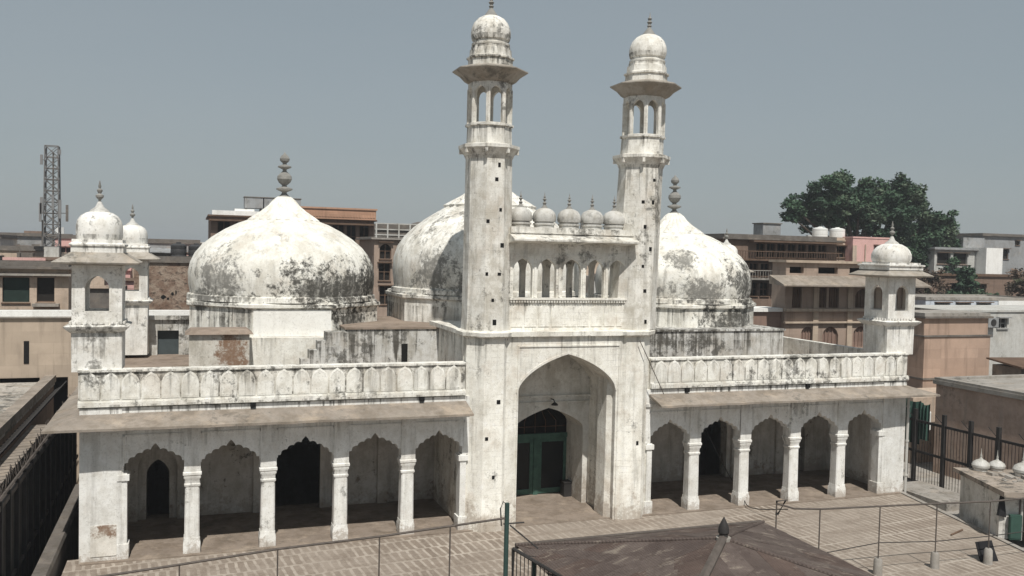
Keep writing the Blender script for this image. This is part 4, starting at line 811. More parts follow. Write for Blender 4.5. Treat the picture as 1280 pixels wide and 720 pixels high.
# ------------------------------------------------------------------ buildings: facade with real openings
def facade(m, x0, x1, z0, z1, y, rows, t=0.35, mi=0):
    z = z0
    for (a, b, ops) in rows:
        if a > z: m.box(x0, x1, y, y + t, z, a, mi)
        m.arch_wall(x0, x1, a, b, y, y + t, [(c, hw, b - 0.001 if not ar else pointed(hw, b - ar, b - 0.05, .2)) for (c, hw, ar) in ops], mi, seg=12); z = b
    if z < z1: m.box(x0, x1, y, y + t, z, z1, mi)
def house(name, label, cat, x0, x1, y0, y1, z0, z1, rows, mat, paneM=M_DARKIN, roofM=M_CONC, par=0.35, over=0.12, group=None, frames=True, bandM=None, trim=None):
    t = thing(name, label, cat, (x0, y0, z0), 0, group); dx, dyy, dz = x0, y0, z0
    m = MB(); m.M = Matrix.Translation((-dx, -dyy, -dz))
    facade(m, x0, x1, z0, z1, y0, rows)
    m.box(x0, x0 + .3, y0 + .352, y1, z0, z1); m.box(x1 - .3, x1, y0 + .352, y1, z0, z1); m.box(x0 + .3, x1 - .3, y1 - .3, y1, z0, z1)
    m.build('wall', mat, t)
    m = MB(); m.M = Matrix.Translation((-dx, -dyy, -dz)); m.box(x0 - over, x1 + over, y0 - over, y1 + over, z1, z1 + 0.14)
    if par: 
        for (a, b, c, d) in ((x0, x1, y0, y0 + .2), (x0, x1, y1 - .2, y1), (x0, x0 + .2, y0 + .2, y1 - .2), (x1 - .2, x1, y0 + .2, y1 - .2)): m.box(a, b, c, d, z1 + .14, z1 + .14 + par)
    m.build('roof', roofM, t)
    for (a, b, ops) in rows:
        for (c, hw, ar) in ops:
            m = MB(); m.M = Matrix.Translation((-dx, -dyy, -dz))
            if frames:
                m.box(c - hw, c - hw + .07, y0 + .12, y0 + .2, a, b); m.box(c + hw - .07, c + hw, y0 + .12, y0 + .2, a, b); m.box(c - .035, c + .035, y0 + .12, y0 + .2, a, b)
                m.box(c - hw + .07, c + hw - .07, y0 + .13, y0 + .19, (a + b) / 2 - .03, (a + b) / 2 + .03)
            else: m.box(c - hw, c + hw, y0 + .22, y0 + .25, a, a + .06)
            m.box(c - hw - .12, c + hw + .12, y0 - .32, y0 - .002, b + .06, b + .13); m.box(c - hw - .06, c + hw + .06, y0 - .1, y0 - .002, a - .1, a - .02)
            w_ = m.build('window', trim or M_WOOD, t)
            m = MB(); m.M = Matrix.Translation((-dx, -dyy, -dz)); m.box(c - hw, c + hw, y0 + .26, y0 + .3, a, b); m.build('pane', paneM, w_)
    return t
def water_tank(x, y, z, r, h, mat, label, group):
    t = thing('water_tank', label, 'water tank', (x, y, z), 0, group)
    m = MB(); m.ngon([(r * .96, 0), (r, .05), (r, h * .3), (r * .97, h * .33), (r, h * .36), (r, h * .64), (r * .97, h * .67), (r, h * .7), (r, h * .9), (r * .6, h), (r * .3, h * 1.02)], 20); m.build('body', mat, t)
    m = MB(); m.ngon([(r * .32, h), (r * .32, h * 1.08), (r * .1, h * 1.1)], 14); m.build('lid', mat, t)
    return t
# left: pale sandstone wall block with white coping
sw = thing('sandstone_building', 'pink sandstone block with bright white coping left of the mosque', 'building', (0, 0, 0))
q = MB(); facade(q, -34, -15.0, -4.1, 6.72, 20, [(1.2, 3.55, [(-24.6, 1.3, 0), (-22.35, 0.95, 0), (-20.6, 0.55, 0), (-18.6, .9, 0)])]); q.box(-34, -15, 25, 25.3, -4.1, 6.7); q.box(-15.3, -15, 20.36, 25, -4.1, 6.7); q.build('wall', M_SANDL, sw)
q = MB(); q.box(-34, -14.9, 19.85, 25.3, 6.72, 6.8); q.build('moulding', M_CONC, sw)
q = MB(); q.box(-34, -10, 19.9, 20.3, 6.8, 7.12); q.build('coping', M_WHITE, sw)
q = MB(); q.box(-34, -15.3, 21.5, 22, -4, 6.6); q.build('interior_wall', M_DARKIN, sw)
q = MB(); q.box(-22.15, -21.9, 19.97, 20.0, 4.3, 5.5); q.build('slit_window', M_HOLE, sw)
q = MB(); q.box(-14.99, -10, 20.05, 20.5, -4, 6.75); q.build('side_range', W['terrace'], sw)
# left: house with dark openings
h1 = house('flat_house', 'low house with a green shuttered opening behind the white coping on the left', 'house', -29.5, -21.2, 30, 36, -4.1, 9.05, [(6.95, 8.5, [(-24.15, 0.75, 0), (-22.5, 0.5, 0)])], M_CREAM, M_DARKIN, M_DKCON, 0.25, 0.5, frames=False)
q = MB(); q.M = Matrix.Translation((29.5, -30, 4.1)); q.box(-24.85, -23.45, 30.1, 30.18, 6.96, 8.48); q.build('shutter', M_GRN, h1)
q = MB(); q.M = Matrix.Translation((29.5, -30, 4.1)); q.box(-30, -21.0, 29.5, 30.0, 8.62, 8.75); q.build('window_hood', M_CONC, h1)
q = MB(); q.M = Matrix.Translation((29.5, -30, 4.1)); q.box(-23.2, -21.7, 29.5, 30, 6.7, 6.88); q.build('sill', M_CONC, h1)
# ruined brick wall house
h2 = house('brick_house', 'ruined bare brick house with crumbling plaster between kiosk and left dome', 'house', -17.6, -11.5, 34, 42, -4.1, 9.5, [], M_RUIN, M_DARKIN, M_DKCON, 0.3, 0.15)
for i in range(11):
    x = random.uniform(-17.3, -12); z = random.uniform(5.5, 9); q = MB(); q.M = Matrix.Translation((17.6, -34, 4.1))
    wg, hg = random.uniform(.06, .18), random.uniform(.06, .2); o = [(x + wg * random.uniform(.7, 1.2) * math.cos(t), z + hg * random.uniform(.7, 1.2) * math.sin(t)) for t in [math.pi * k / 4 for k in range(8)]]
    q.loft([[(a, 33.97, b) for a, b in o], [(a, 34.05, b) for a, b in o]]); q.build('wall_gap', M_HOLE, h2)
for i, (x, r, h) in enumerate(((-14.75, .55, 1.2), (-13.55, .55, 1.15))):
    water_tank(x, 36, 9.64, r, h, M_TANKB, ('left' if i == 0 else 'right') + ' one of two black water tanks on the ruined brick house', 'black rooftop water tanks')
sh = thing('roof_shed', 'grey tin lean-to on the ruined brick house roof', 'shed', (-16.2, 37, 9.64))
q = MB(); q.box(-1.2, 1.1, -.8, .8, 0, 0.55); q.build('wall', M_DKCON, sh); q = MB(); q.loft([[(-1.4, -1, .55), (1.3, -1, .5), (1.3, 1, .8), (-1.4, 1, .85)], [(-1.4, -1, .6), (1.3, -1, .55), (1.3, 1, .85), (-1.4, 1, .9)]]); q.build('roof', M_GREYH, sh)
# big brown building behind left dome
Bx0, Bx1, By = -12.3, 2.1, 50
rows = [(10.9, 12.9, [(-11.2, .55, 0), (-9.6, .55, 0), (-8.0, .55, 0), (-6.2, .6, 0), (-4.4, .6, 0), (-2.8, .6, 0), (-1.2, .55, 0), (0.0, .45, 0), (1.2, .45, 0)]), ]
h3 = house('brown_apartment', 'tall dark brown building with an ornate pink parapet band behind the left dome', 'building', Bx0, Bx1, By, 62, -4.1, 13.35, rows, M_BRICK, M_DARKIN, M_WOOD, 0, 0.25)
q = MB(); q.M = Matrix.Translation((12.3, -50, 4.1)); q.box(-5.2, 2.2, 49.6, 49.95, 13.45, 14.35)
for i in range(28): q.box(-5.1 + i * .26, -5.1 + i * .26 + .16, 49.55, 49.6, 13.65, 14.1)
q.box(-5.3, 2.3, 49.5, 50, 14.35, 14.5); q.build('parapet_band', sandstone('orange_band', (0.48, 0.29, 0.20), 0.4), h3)
q = MB(); q.M = Matrix.Translation((12.3, -50, 4.1)); q.box(-12.5, 2.3, 49.3, 50, 12.95, 13.1); q.build('ledge', M_WOOD, h3)
q = MB(); q.M = Matrix.Translation((12.3, -50, 4.1)); q.box(-12.2, -5.4, 50.2, 50.5, 13.49, 13.9); q.box(-10.3, -8.6, 50.5, 52, 13.49, 14.1); q.build('roof_wall', M_WHITE, h3)
for i, (x, w) in enumerate(((-8.6, .8), (-6.9, .8), (-5.2, .75))):
    t = thing('roof_tank', ('leftmost', 'middle', 'rightmost')[i] + ' of three square grey tanks on the brown building roof', 'water tank', (x, 52, 13.49), 0, 'square tanks on the brown building')
    q = MB(); q.box(-w, w, -.7, .7, 0.75, 1.7); q.build('body', M_GREYH, t); q = MB(); q.box(-w - .05, w + .05, -.75, .75, 1.7, 1.78); q.build('lid', M_DKCON, t)
    for sx in (-1, 1):
        for sy in (-1, 1): q = MB(); q.box(sx * w * .8 - .07, sx * w * .8 + .07, sy * .55 - .07, sy * .55 + .07, 0, .75); q.build('leg', M_DKCON, t)
# building with white lattice balcony between domes
rows = [(6.2, 7.7, [(1.4, .5, 0), (3.0, .6, 0), (5.0, .6, 0)]), (8.2, 9.6, [(1.3, .5, 0), (3.2, .5, 0), (4.8, .6, 0)]), (10.0, 11.3, [(1.35, .5, .5), (3.0, .45, 0), (4.6, .55, .5), (6.2, .5, 0)])]
h4 = house('balcony_house', 'pale brown house with a white lattice rooftop balcony between the domes', 'house', 0.4, 7.4, 41, 48, -4.1, 11.6, rows, M_TSAND, M_DARKIN, M_CONC, 0.1, 0.3)
q = MB(); q.M = Matrix.Translation((-.4, -41, 4.1))
for i in range(8): q.box(0.45 + i * .95, 0.57 + i * .95, 40.75, 40.85, 11.75, 12.95)
for z in (11.95, 12.4, 12.88): q.box(.4, 7.4, 40.76, 40.84, z, z + .09)
q.box(.4, 7.4, 41.2, 41.25, 11.75, 12.9, 1); q.build('balcony_lattice', [M_GREYP, M_DKCON], h4)
hs = thing('roof_shed', 'dark rounded tin shelter on the balcony house roof', 'shed', (5.9, 45, 11.74))
q = MB(); q.loft([[(-2 + 4 * k / 10, yy, 0.9 + 0.75 * math.sin(math.pi * k / 10)) for k in range(11)] + [(2, yy, .8), (-2, yy, .8)] for yy in (-2, 2)]); q.build('roof', M_DKCON, hs)
q = MB(); q.box(-1.9, 1.9, -1.8, 1.8, 0, .85); q.build('wall', M_DKCON, hs)
# ---- right: temple building with broad eave
tp = thing('temple_building', 'two-storey pink sandstone hall with a broad sloping eave and arched windows', 'building')
T0, T1, TY = 25.6, 36.5, 20
q = MB(); facade(q, T0, T1, -4.1, 10.5, TY, [(4.4, 6.0, [(27.6, .55, .5), (29.6, .7, .7), (31.0 + 1.3, .7, .7), (35.0, .7, .7)]), (7.3, 8.75, [(26.6, .4, 0), (28.6, .55, 0), (29.8, .45, 0), (32.4, .7, .6), (34.9, .7, .6)]), (9.75, 10.2, [(26.5, .6, 0), (29.2, .85, 0), (32.0, .9, 0), (34.8, .9, 0)])])
q.box(T0, T0 + .3, TY + .352, 21.6, -4.1, 10.5); q.box(T1 - .3, T1, TY + .352, 21.6, -4.1, 10.5); q.build('wall', M_TSAND, tp)
q = MB(); q.box(T0 + .3, T1 - .3, TY + 1.2, TY + 1.4, -4, 10.4); q.build('interior_wall', M_DARKIN, tp)
for (c, hw, a, b) in ((26.6, .4, 7.3, 8.7), (28.6, .55, 7.3, 8.7), (29.8, .45, 7.3, 8.7), (32.4, .7, 7.3, 8.7), (34.9, .7, 7.3, 8.7), (29.6, .7, 4.4, 5.9), (32.3, .7, 4.4, 5.9), (27.6, .55, 4.4, 5.9), (35.0, .7, 4.4, 5.9)):
    q = MB(); q.box(c - hw, c + hw, TY + .2, TY + .26, a, b)
    for k in range(5): q.box(c - hw + k * hw * .46, c - hw + k * hw * .46 + .06, TY + .14, TY + .2, a, b)
    q.build('window', M_WOOD if a > 6 else M_RSAND, tp)
q = MB(); q.loft([[(x, TY, 9.6), (x, TY - 1.7, 8.98), (x, TY - 1.7, 8.88), (x, TY, 9.0)] for x in (T0 - 1.4, T0 + .0, T1 + .6)]); q.build('eave', M_EAVE, tp)
q = MB(); q.box(T0 - .1, T1 + .1, TY - .35, TY - .002, 7.05, 7.25); q.box(T0 - .1, T1 + .1, TY - .25, TY - .002, 6.2, 6.32); q.box(T0 - .2, T1 + .2, TY - .25, 21.8, 10.502, 10.68)
for x in (28.2, 31.2, 33.7, 36.2): q.box(x - .22, x + .22, TY - .12, TY - .003, 3.0, 7.04); q.box(x - .22, x + .22, TY - .1, TY - .003, 7.26, 8.9)
q.build('moulding', M_SANDL, tp)
q = MB(); facade(q, 20.5, 25.59, -4.1, 7.0, TY + .4, [(4.6, 5.7, [(21.6, .8, 0), (23.4, .8, .5), (24.9, .5, .4)])]); q.box(20.5, 25.59, TY + 1.6, TY + 2, -4, 6.9, 1); q.build('side_range', [M_RSAND, M_DARKIN], tp)
q = MB(); q.box(20.4, 25.6, TY + .2, TY + 2.4, 7.0, 7.25); q.build('side_roof', M_WHITE, tp)
# dark brown balconied house behind
rows = [(7.6, 8.7, [(28.4 + i * 1.1, .42, 0) for i in range(9)]), (9.3, 10.3, [(28.4 + i * 1.1, .42, 0) for i in range(9)]), (10.9, 12.0, [(31.2 + i * 1.05, .42, 0) for i in range(7)])]
h5 = house('brown_house', 'long dark brown house with balconies behind the sandstone hall', 'house', 27.6, 39.0, 31, 38, -4.1, 12.3, rows, M_BRICK, M_DARKIN, M_DKCON, 0.3, 0.35)
for k, z in enumerate((8.95, 10.55, 12.1)):
    q = MB(); q.M = Matrix.Translation((-27.6, -31, 4.1)); q.box(27.5 + (2.4 if k == 2 else 0), 38.9, 30.1, 31, z, z + .14)
    if k < 2:
        for i in range(44): q.box(27.6 + i * .255, 27.64 + i * .255, 30.15, 30.19, z + .14, z + .75)
        q.box(27.5, 38.9, 30.12, 30.2, z + .75, z + .82)
    q.build('balcony', M_WOOD if k else M_CONC, h5)
bt = thing('roof_tank', 'square grey concrete tank on the dark brown house roof', 'water tank', (33.2, 33, 12.44))
q = MB(); q.box(-.9, .9, -.7, .7, .35, 1.3); q.build('body', M_GREYH, bt); q = MB(); q.box(-1, 1, -.8, .8, 1.3, 1.38); q.build('lid', M_DKCON, bt); q = MB(); q.box(-.8, .8, -.6, .6, 0, .35); q.build('plinth', M_DKCON, bt)
# cream rooftop block + pink house
h6 = house('cream_house', 'cream rooftop block with a small dark window next to the pink house', 'house', 37.4, 42.0, 33, 37, -4.1, 12.45, [(11.0, 12.0, [(38.5, .45, 0), (41.0, .6, 0)])], M_CREAM, M_DARKIN, M_CREAM, 0.2, 0.1)
q = MB(); q.M = Matrix.Translation((-37.4, -33, 4.1)); q.box(37.3, 37.7, 32.7, 33, 10.3, 12.9); q.box(39.2, 40.3, 32.6, 33, 10.9, 11.7); q.build('pillar', M_GREYP, h6)
h7 = house('pink_house', 'small bright pink house with one tiny window below the big tree', 'house', 41.6, 45.6, 32, 38, -4.1, 12.75, [(11.75, 12.1, [(44.2, .2, 0)])], M_PINK, M_DARKIN, M_PINK, 0.0, 0.05)
q = MB(); q.M = Matrix.Translation((-41.6, -32, 4.1)); q.box(42.9, 43.0, 31.9, 32, 10.4, 12.2); q.build('drainpipe', M_CREAM, h7); q = MB(); q.M = Matrix.Translation((-41.6, -32, 4.1)); q.box(41.55, 42.0, 31.93, 32, 10.4, 12.1); q.build('pillar', M_CREAM, h7)
for i, x in enumerate((39.6, 41.5)):
    water_tank(x, 34, 12.65, .68, 1.0, M_TANKW, ('left' if i == 0 else 'right') + ' one of two white water tanks beside the pink house', 'white rooftop water tanks')
# right: sandstone boundary block
sb = thing('sandstone_building', 'pink sandstone block with two dark string courses right of the mosque', 'building')
q = MB(); q.box(28.4, 33.7, 10, 13, -4.1, 6.15); q.box(28.45, 33.6, 10.12, 12.9, 6.25, 7.3); q.build('wall', M_SAND, sb)
q = MB(); q.box(28.3, 33.8, 9.93, 13.1, 6.15, 6.25); q.box(28.3, 33.8, 9.9, 13.1, 7.3, 7.42); q.box(28.35, 33.75, 9.94, 13.1, 3.5, 3.62); q.build('string_course', M_DKCON, sb)
q = MB(); q.box(28.4, 33.7, 10.05, 13, 7.42, 7.62); q.build('roof', M_CONC, sb)
pw = MB(); pw.box(24.3, 33.5, 6.5, 9.6, 2.9, 3.1); pw.box(24.3, 33.5, 6.5, 9.6, -4.1, 2.9); 
tag(pw.build('low_annexe', M_CREAM), 'low cream annexe with a flat roof at the foot of the pink sandstone block', 'building')
# pale blue-white long building
h8 = house('blue_house', 'long low pale blue house with three dark window slots', 'house', 44.2, 57.5, 26, 32, -4.1, 7.55, [(6.9, 7.3, [(46.0, .75, 0), (48.3, .75, 0), (50.6, .75, 0)])], M_BLUEW, M_DARKIN, M_CONC, 0.12, 0.05, frames=False)
q = MB(); q.M = Matrix.Translation((-44.2, -26, 4.1)); q.box(52.2, 55.6, 25.9, 26, 6.6, 7.54); q.build('white_panel', M_WHITE, h8)
h9 = house('grey_house', 'plain grey plastered house with one barred window on the far right', 'house', 37.2, 52, 17, 23, -4.1, 7.2, [(4.0, 5.1, [(40.3, .45, 0)]), (6.0, 6.7, [(42.6, .5, 0)])], M_GREYP, M_DARKIN, M_GREYP, 0.0, 0.1, trim=M_GREYH)
ac = thing('air_conditioner', 'boxy air conditioner unit on the wall of the plain grey house', 'air conditioner', (41.2, 16.85, 6.1))
q = MB(); q.box(-.5, .5, -.35, .1, 0, .7); q.build('body', M_GREYH, ac); q = MB(); q.ngon([(.26, 0), (.26, .02)], 16); q.M = Matrix.Identity(4); q.v = [(x, -.352 - z, .35 + y) for x, y, z in q.v]; q.build('fan_grille', M_IRON, ac)
q = MB(); q.box(-.45, -.38, -.3, .12, -.06, -.001); q.box(.38, .45, -.3, .12, -.06, -.001); q.build('bracket', M_IRON, ac)
# grey far houses at right
h10 = house('grey_apartment', 'tall blue-grey house with a flat roof at the right skyline', 'house', 78.5, 100, 52, 64, -4.1, 14.2, [(11.4, 12.6, [(82, .9, 0), (87, 1.1, 0), (91, 1.0, 0)]), (13.2, 13.7, [(84.3, .35, 0)])], M_GREYH, M_DARKIN, M_DKCON, 0.2, 0.3)
q = MB(); q.M = Matrix.Translation((-78.5, -52, 4.1)); q.box(75, 78.4, 51.6, 56, 9.0, 13.9); q.build('stair_tower', M_GREYH, h10)
h11 = house('white_house', 'bright white cube-shaped house before the blue-grey house', 'house', 75.4, 78.0, 48.5, 52.5, -4.1, 12.4, [], M_WHITE, M_DARKIN, M_WHITE, 0.1, 0.0)
h12 = house('shaded_house', 'grey-white house with a deep dark veranda left of the white cube house', 'house', 69, 75.2, 50, 57, -4.1, 12.3, [(10.6, 11.9, [(70.4, 1.0, 0), (73.0, 1.1, 0)])], M_GREYP, M_DARKIN, M_GREYH, 0.15, 0.4, frames=False)
h13 = house('mud_house', 'low brown earth-coloured house under the white cube house', 'house', 62, 86, 44, 47.5, -4.1, 9.3, [(7.6, 8.4, [(66, .6, 0), (70, .6, 0), (74, .5, 0)])], M_BRICK, M_DARKIN, M_WOOD, 0.1, 0.2)
# ---- left alley
rf2 = thing('alley_building', 'low building with a white-patched flat roof beyond the dark alley on the left', 'building')
q = MB(); q.box(-31, -20.6, -16, 19, -4.1, 3.3); q.build('wall', M_BRICK, rf2)
q = MB(); q.box(-31, -20.55, -16, 19, 3.3, 3.45); q.build('roof', wash('whitened_roof', (0.46, 0.43, 0.39), 0.8, 0.3, 0.50, warm=0.6), rf2)
q = MB(); q.box(-21.0, -20.5, -16, 19.1, 3.452, 3.8); q.build('parapet', M_EAVE, rf2)
q = MB()
for i in range(60):
    y = -15 + i * .56; q = MB(); q.tube([(-20.5, y, 3.1), (-20.05, y, 3.35), (-19.9, y + .1, 3.6)], 0.035, 5); q.build('spike', M_IRON, rf2)
q = MB(); q.box(-20.6, -19.9, -16, 12, 2.3, 2.5); q.build('ledge', M_EAVE, rf2)
af = thing('iron_fence', 'high black sheet-iron fence lining the alley left of the mosque', 'fence', (-19.1, 0, -4.1))
q = MB(); q.box(-.03, .03, -18, 15, 0, 7.1); q.build('sheet', M_SHEET, af)
for i in range(24):
    q = MB(); y = -17.5 + i * 1.35; q.box(0.03, .16, y - .07, y + .07, 0, 7.35); q.build('post', M_IRON, af)
q = MB(); q.box(-.05, .14, -18, 15, 7.1, 7.25); q.box(.032, .1, -18, 15, 4.4, 4.52); q.tube([(.1, -18, 7.42), (.1, 15, 7.42)], .05, 6); q.build('rail', M_PIPE, af)
q = MB()
for i in range(90):
    y = -16 + i * .33; q.tube([(0, y, 7.3), (random.uniform(-.15, .15), y + .16, 7.75), (0, y + .33, 7.35)], .014, 4)
q.build('barbed_wire', M_PIPE, af)
aw = MB(); aw.box(-18.35, -17.95, -20, 8, -4.1, 0.55); aw.loft([[(-18.4, y, .55), (-17.9, y, .55), (-17.95, y, .68), (-18.35, y, .68)] for y in (-20, 8)])
tag(aw.build('alley_wall', M_DKCON), 'low rough wall with a pale top running along the alley floor', 'wall')
# ------------------------------------------------------------------ lattice mast
mt = thing('lattice_mast', 'grey lattice phone mast with panel antennas above the left roofs', 'mast', (-27.4, 70, 8.0))
q = MB(); H = 12.6; w0, w1 = .75, .6; n = 11
cor = lambda k, z: ((1 if k in (1, 2) else -1) * (w0 + (w1 - w0) * z / H), (1 if k in (2, 3) else -1) * (w0 + (w1 - w0) * z / H), z)
for k in range(4):
    q.tube([cor(k, 0), cor(k, H)], .06, 5)
    for i in range(n):
        a, b = H * i / n, H * (i + 1) / n; q.tube([cor(k, a), cor((k + 1) % 4, b)], .032, 4); q.tube([cor((k + 1) % 4, a), cor(k, b)], .042, 4); q.tube([cor(k, b), cor((k + 1) % 4, b)], .045, 4)
q.build('lattice', M_CONC if False else plain('galvanised_steel', (0.17, 0.165, 0.16), 0.6, 0.3), mt)
q = MB(); q.tube([(-.9, 0, 0), (-.9, 0, 5)], .06, 5); q.box(-.25, .15, -.2, .2, 4.5, 12.4) if False else None
q.tube([(0.1, 0, 0), (0.1, 0, 12)], .09, 6); q.build('cable_ladder', M_DKCON, mt)
for (x, z, h) in ((-.95, 4.8, 1.9), (-.85, 5.6, 1.7), (.85, 5.2, 1.9), (1.5, 4.9, 1.7), (.2, 6.0, 1.6), (-.85, 10.6, 1.0), (.8, 11.7, .5)):
    q = MB(); q.box(x - .12, x + .12, -1.0, -.85, z, z + h); q.tube([(x, -.85, z + h * .5), (x * .5, -.5, z + h * .5)], .04, 5); q.build('antenna', plain('antenna_grey', (0.2, 0.2, 0.2), 0.6, 0.1) if x < 1 else M_DKCON, mt)
tag((lambda b: (b.ngon([(1.4, -12.1), (1.4, 0)], 8), b.build('mast_house', M_BRICK))[1])((lambda b: (setattr(b, 'M', Matrix.Translation((-27.4, 70, 8.0))), b)[1])(MB())), 'octagonal brown roof block carrying the lattice mast', 'building')
# far houses on the left skyline
fh = [(-34, -30.0, 55, 62, 9.0, M_DKCON, 'far house with a sooty flat top at the left picture edge'),
      (-30.5, -27.6, 60, 66, 9.9, M_CREAM, 'far cream-orange house just left of the lattice mast'),
      (-28.4, -25.5, 80, 90, 11.2, M_PINK, 'far salmon house right behind the lattice mast'),
      (-25.5, -21.0, 62, 70, 9.2, M_BRICK, 'far brown house half hidden by the front left kiosk'),
      (-18.5, -13, 66, 75, 10.9, M_GREYH, 'far grey house behind the black water tanks'),
      (-38, -33, 75, 85, 11.0, M_GREYP, 'far pale grey house on the left skyline'),
      (22, 30, 60, 70, 13.0, M_CREAM, 'far cream house behind the right dome with roof rods'),
      (8, 15, 75, 85, 13.2, M_BRICK, 'far brown house hidden between the right minaret and dome')]
for (a, b, c, d, z, m_, lab) in fh:
    w_ = (b - a); rows = [(z - 2.2, z - 1.0, [(a + w_ * k / 4, .35, 0) for k in (1, 2, 3)])]
    house('far_house', lab, 'house', a, b, c, d, -4.1, z, rows, m_, M_DARKIN, M_DKCON, .3, .15, 'far houses on the skyline', frames=False)
for (x, y, z, h, lab) in ((-31.5, 58, 9.3, 2.4, 'bent dark rod standing on the sooty far roof'), (28.0, 61, 13.3, 1.6, 'thin rod on the far cream roof behind the right dome')):
    q = MB(); q.tube([(x, y, z), (x + .1, y, z + h * .6), (x - .15, y, z + h)], .09, 5); tag(q.build('roof_rod', M_DKCON), lab, 'rod')
fc = MB(); rnd = random.Random(3)
cols_ = [M_CREAM, M_BRICK, M_GREYH, M_GREYP, M_DKCON, M_PINK]
for i in range(900):
    d = rnd.uniform(105, 420) if i < 520 else rnd.uniform(95, 170); a = rnd.uniform(R(-38), R(78)); x = CAM.x + d * math.sin(a); y = CAM.y + d * math.cos(a)
    if y < 62 or abs(x + 27.4) < 4 and y < 80: continue
    hgt = rnd.uniform(4, 10.3) + (1.7 if rnd.random() < .12 else 0); wx, wy = rnd.uniform(2, 5.5), rnd.uniform(2, 5); mi = rnd.randrange(6)
    fc.box(x - wx, x + wx, y - wy, y + wy, -4.15, hgt, mi); fc.box(x - wx * .4, x + wx * .2, y - wy * .3, y + wy * .5, hgt, hgt + rnd.uniform(.4, 1.6), rnd.randrange(6))
    fc.box(x - wx - .2, x + wx + .2, y - wy - .3, y - wy, hgt - .15, hgt + .25, rnd.randrange(6))
    for k in range(3):
        xx = x - wx + (k + .6) * wx * .55; fc.box(xx, xx + .9, y - wy - .02, y - wy, hgt - 2.4, hgt - 1.1, 4)
    if rnd.random() < .5: fc.ngon([(.5, hgt), (.5, hgt + 1.1)], 8, x + wx * .6, y, rnd.choice((4, 6)))
    if rnd.random() < .35: fc.tube([(x + wx * .3, y, hgt), (x + wx * .3, y, hgt + rnd.uniform(1, 2.6))], .06, 4, 4)
for i in range(70):                                         # low jumble of roofs behind the left kiosks
    x, y = rnd.uniform(-52, -15), rnd.uniform(50, 78); hgt = rnd.uniform(6.2, 9.9); wx, wy = rnd.uniform(1, 2.6), rnd.uniform(1, 2.4); mi = rnd.randrange(6)
    if abs(x + 27.4) < 3.6 and y > 64: continue
    fc.box(x - wx, x + wx, y - wy, y + wy, -4.15, hgt, mi); fc.box(x - wx * .5, x + wx * .3, y - wy * .3, y + wy * .5, hgt, hgt + rnd.uniform(.3, 1.3), rnd.randrange(6))
    fc.box(x - wx * .6, x - wx * .1, y - wy - .02, y - wy, hgt - 1.6, hgt - .6, 4); fc.box(x - wx - .1, x + wx + .1, y - wy - .25, y - wy, hgt - .1, hgt + .15, rnd.randrange(6))
    if rnd.random() < .4: fc.tube([(x, y, hgt), (x + .05, y, hgt + rnd.uniform(.8, 2.2))], .045, 4, 4)
    if rnd.random() < .4: fc.ngon([(.4, hgt), (.42, hgt + .9)], 8, x + wx * .6, y, rnd.choice((4, 6)))
cols_ += [M_TANKW]
tag(fc.build('far_town', cols_), 'far-off mass of flat town roofs out to the horizon', 'town', None, 'stuff')

# ------------------------------------------------------------------ trees
def tree(name, label, base, trunk_h, clumps, mats, leaf, dens, trunk_r=0.45, rnd=None):
    rnd = rnd or random.Random(1)
    t = thing(name, label, 'tree', base)
    tr_ = MB(); top = Vector((0, 0, trunk_h)); tr_.tube([(0, 0, 0), (0.15, 0.1, trunk_h * .5), tuple(top)], trunk_r, 9, 0, trunk_r * .7)
    for (cx, cy_, cz, rx, rz_) in clumps:
        mid = top.lerp(Vector((cx, cy_, cz)), .5) + Vector((rnd.uniform(-.4, .4), rnd.uniform(-.4, .4), rnd.uniform(-.2, .6)))
        tr_.tube([tuple(top * .85), tuple(mid), (cx, cy_, cz)], trunk_r * .45, 6, 0, .05)
    tr_.build('trunk', M_BARK, t)
    cr_ = MB(); V = []; F = []; MI = []
    for (cx, cy_, cz, rx, rz_) in clumps:
        subs = []
        for k in range(int(8 + rx * 5)):
            u = Vector((rnd.gauss(0, 1), rnd.gauss(0, 1), rnd.gauss(0, 1))).normalized() * rnd.uniform(.25, 1.05)
            subs.append((Vector((cx + u.x * rx, cy_ + u.y * rx, cz + u.z * rz_)), rnd.uniform(.22, .55) * min(rx, rz_)))
        for (c, r) in subs:
            mi = rnd.choice((0, 0, 1, 1, 2))
            for i in range(int(dens * r * r) + 12):
                u = Vector((rnd.gauss(0, 1), rnd.gauss(0, 1), rnd.gauss(0, 1))).normalized() * r * rnd.uniform(.4, 1.25); u.z *= .7
                p = c + u; a = Vector((rnd.gauss(0, 1), rnd.gauss(0, 1), rnd.gauss(0, .6))).normalized(); b = a.cross(Vector((rnd.gauss(0, 1), rnd.gauss(0, 1), rnd.gauss(0, 1)))).normalized()
                s = leaf * rnd.uniform(.5, 1.3); n0 = len(V)
                V += [tuple(p - a * s), tuple(p + b * s * .5), tuple(p + a * s), tuple(p - b * s * .5)]; F.append((n0, n0 + 1, n0 + 2, n0 + 3)); MI.append(mi)
    cr_.v, cr_.f, cr_.mi = V, F, MI
    cr_.build('crown', mats, t, 180)
    return t
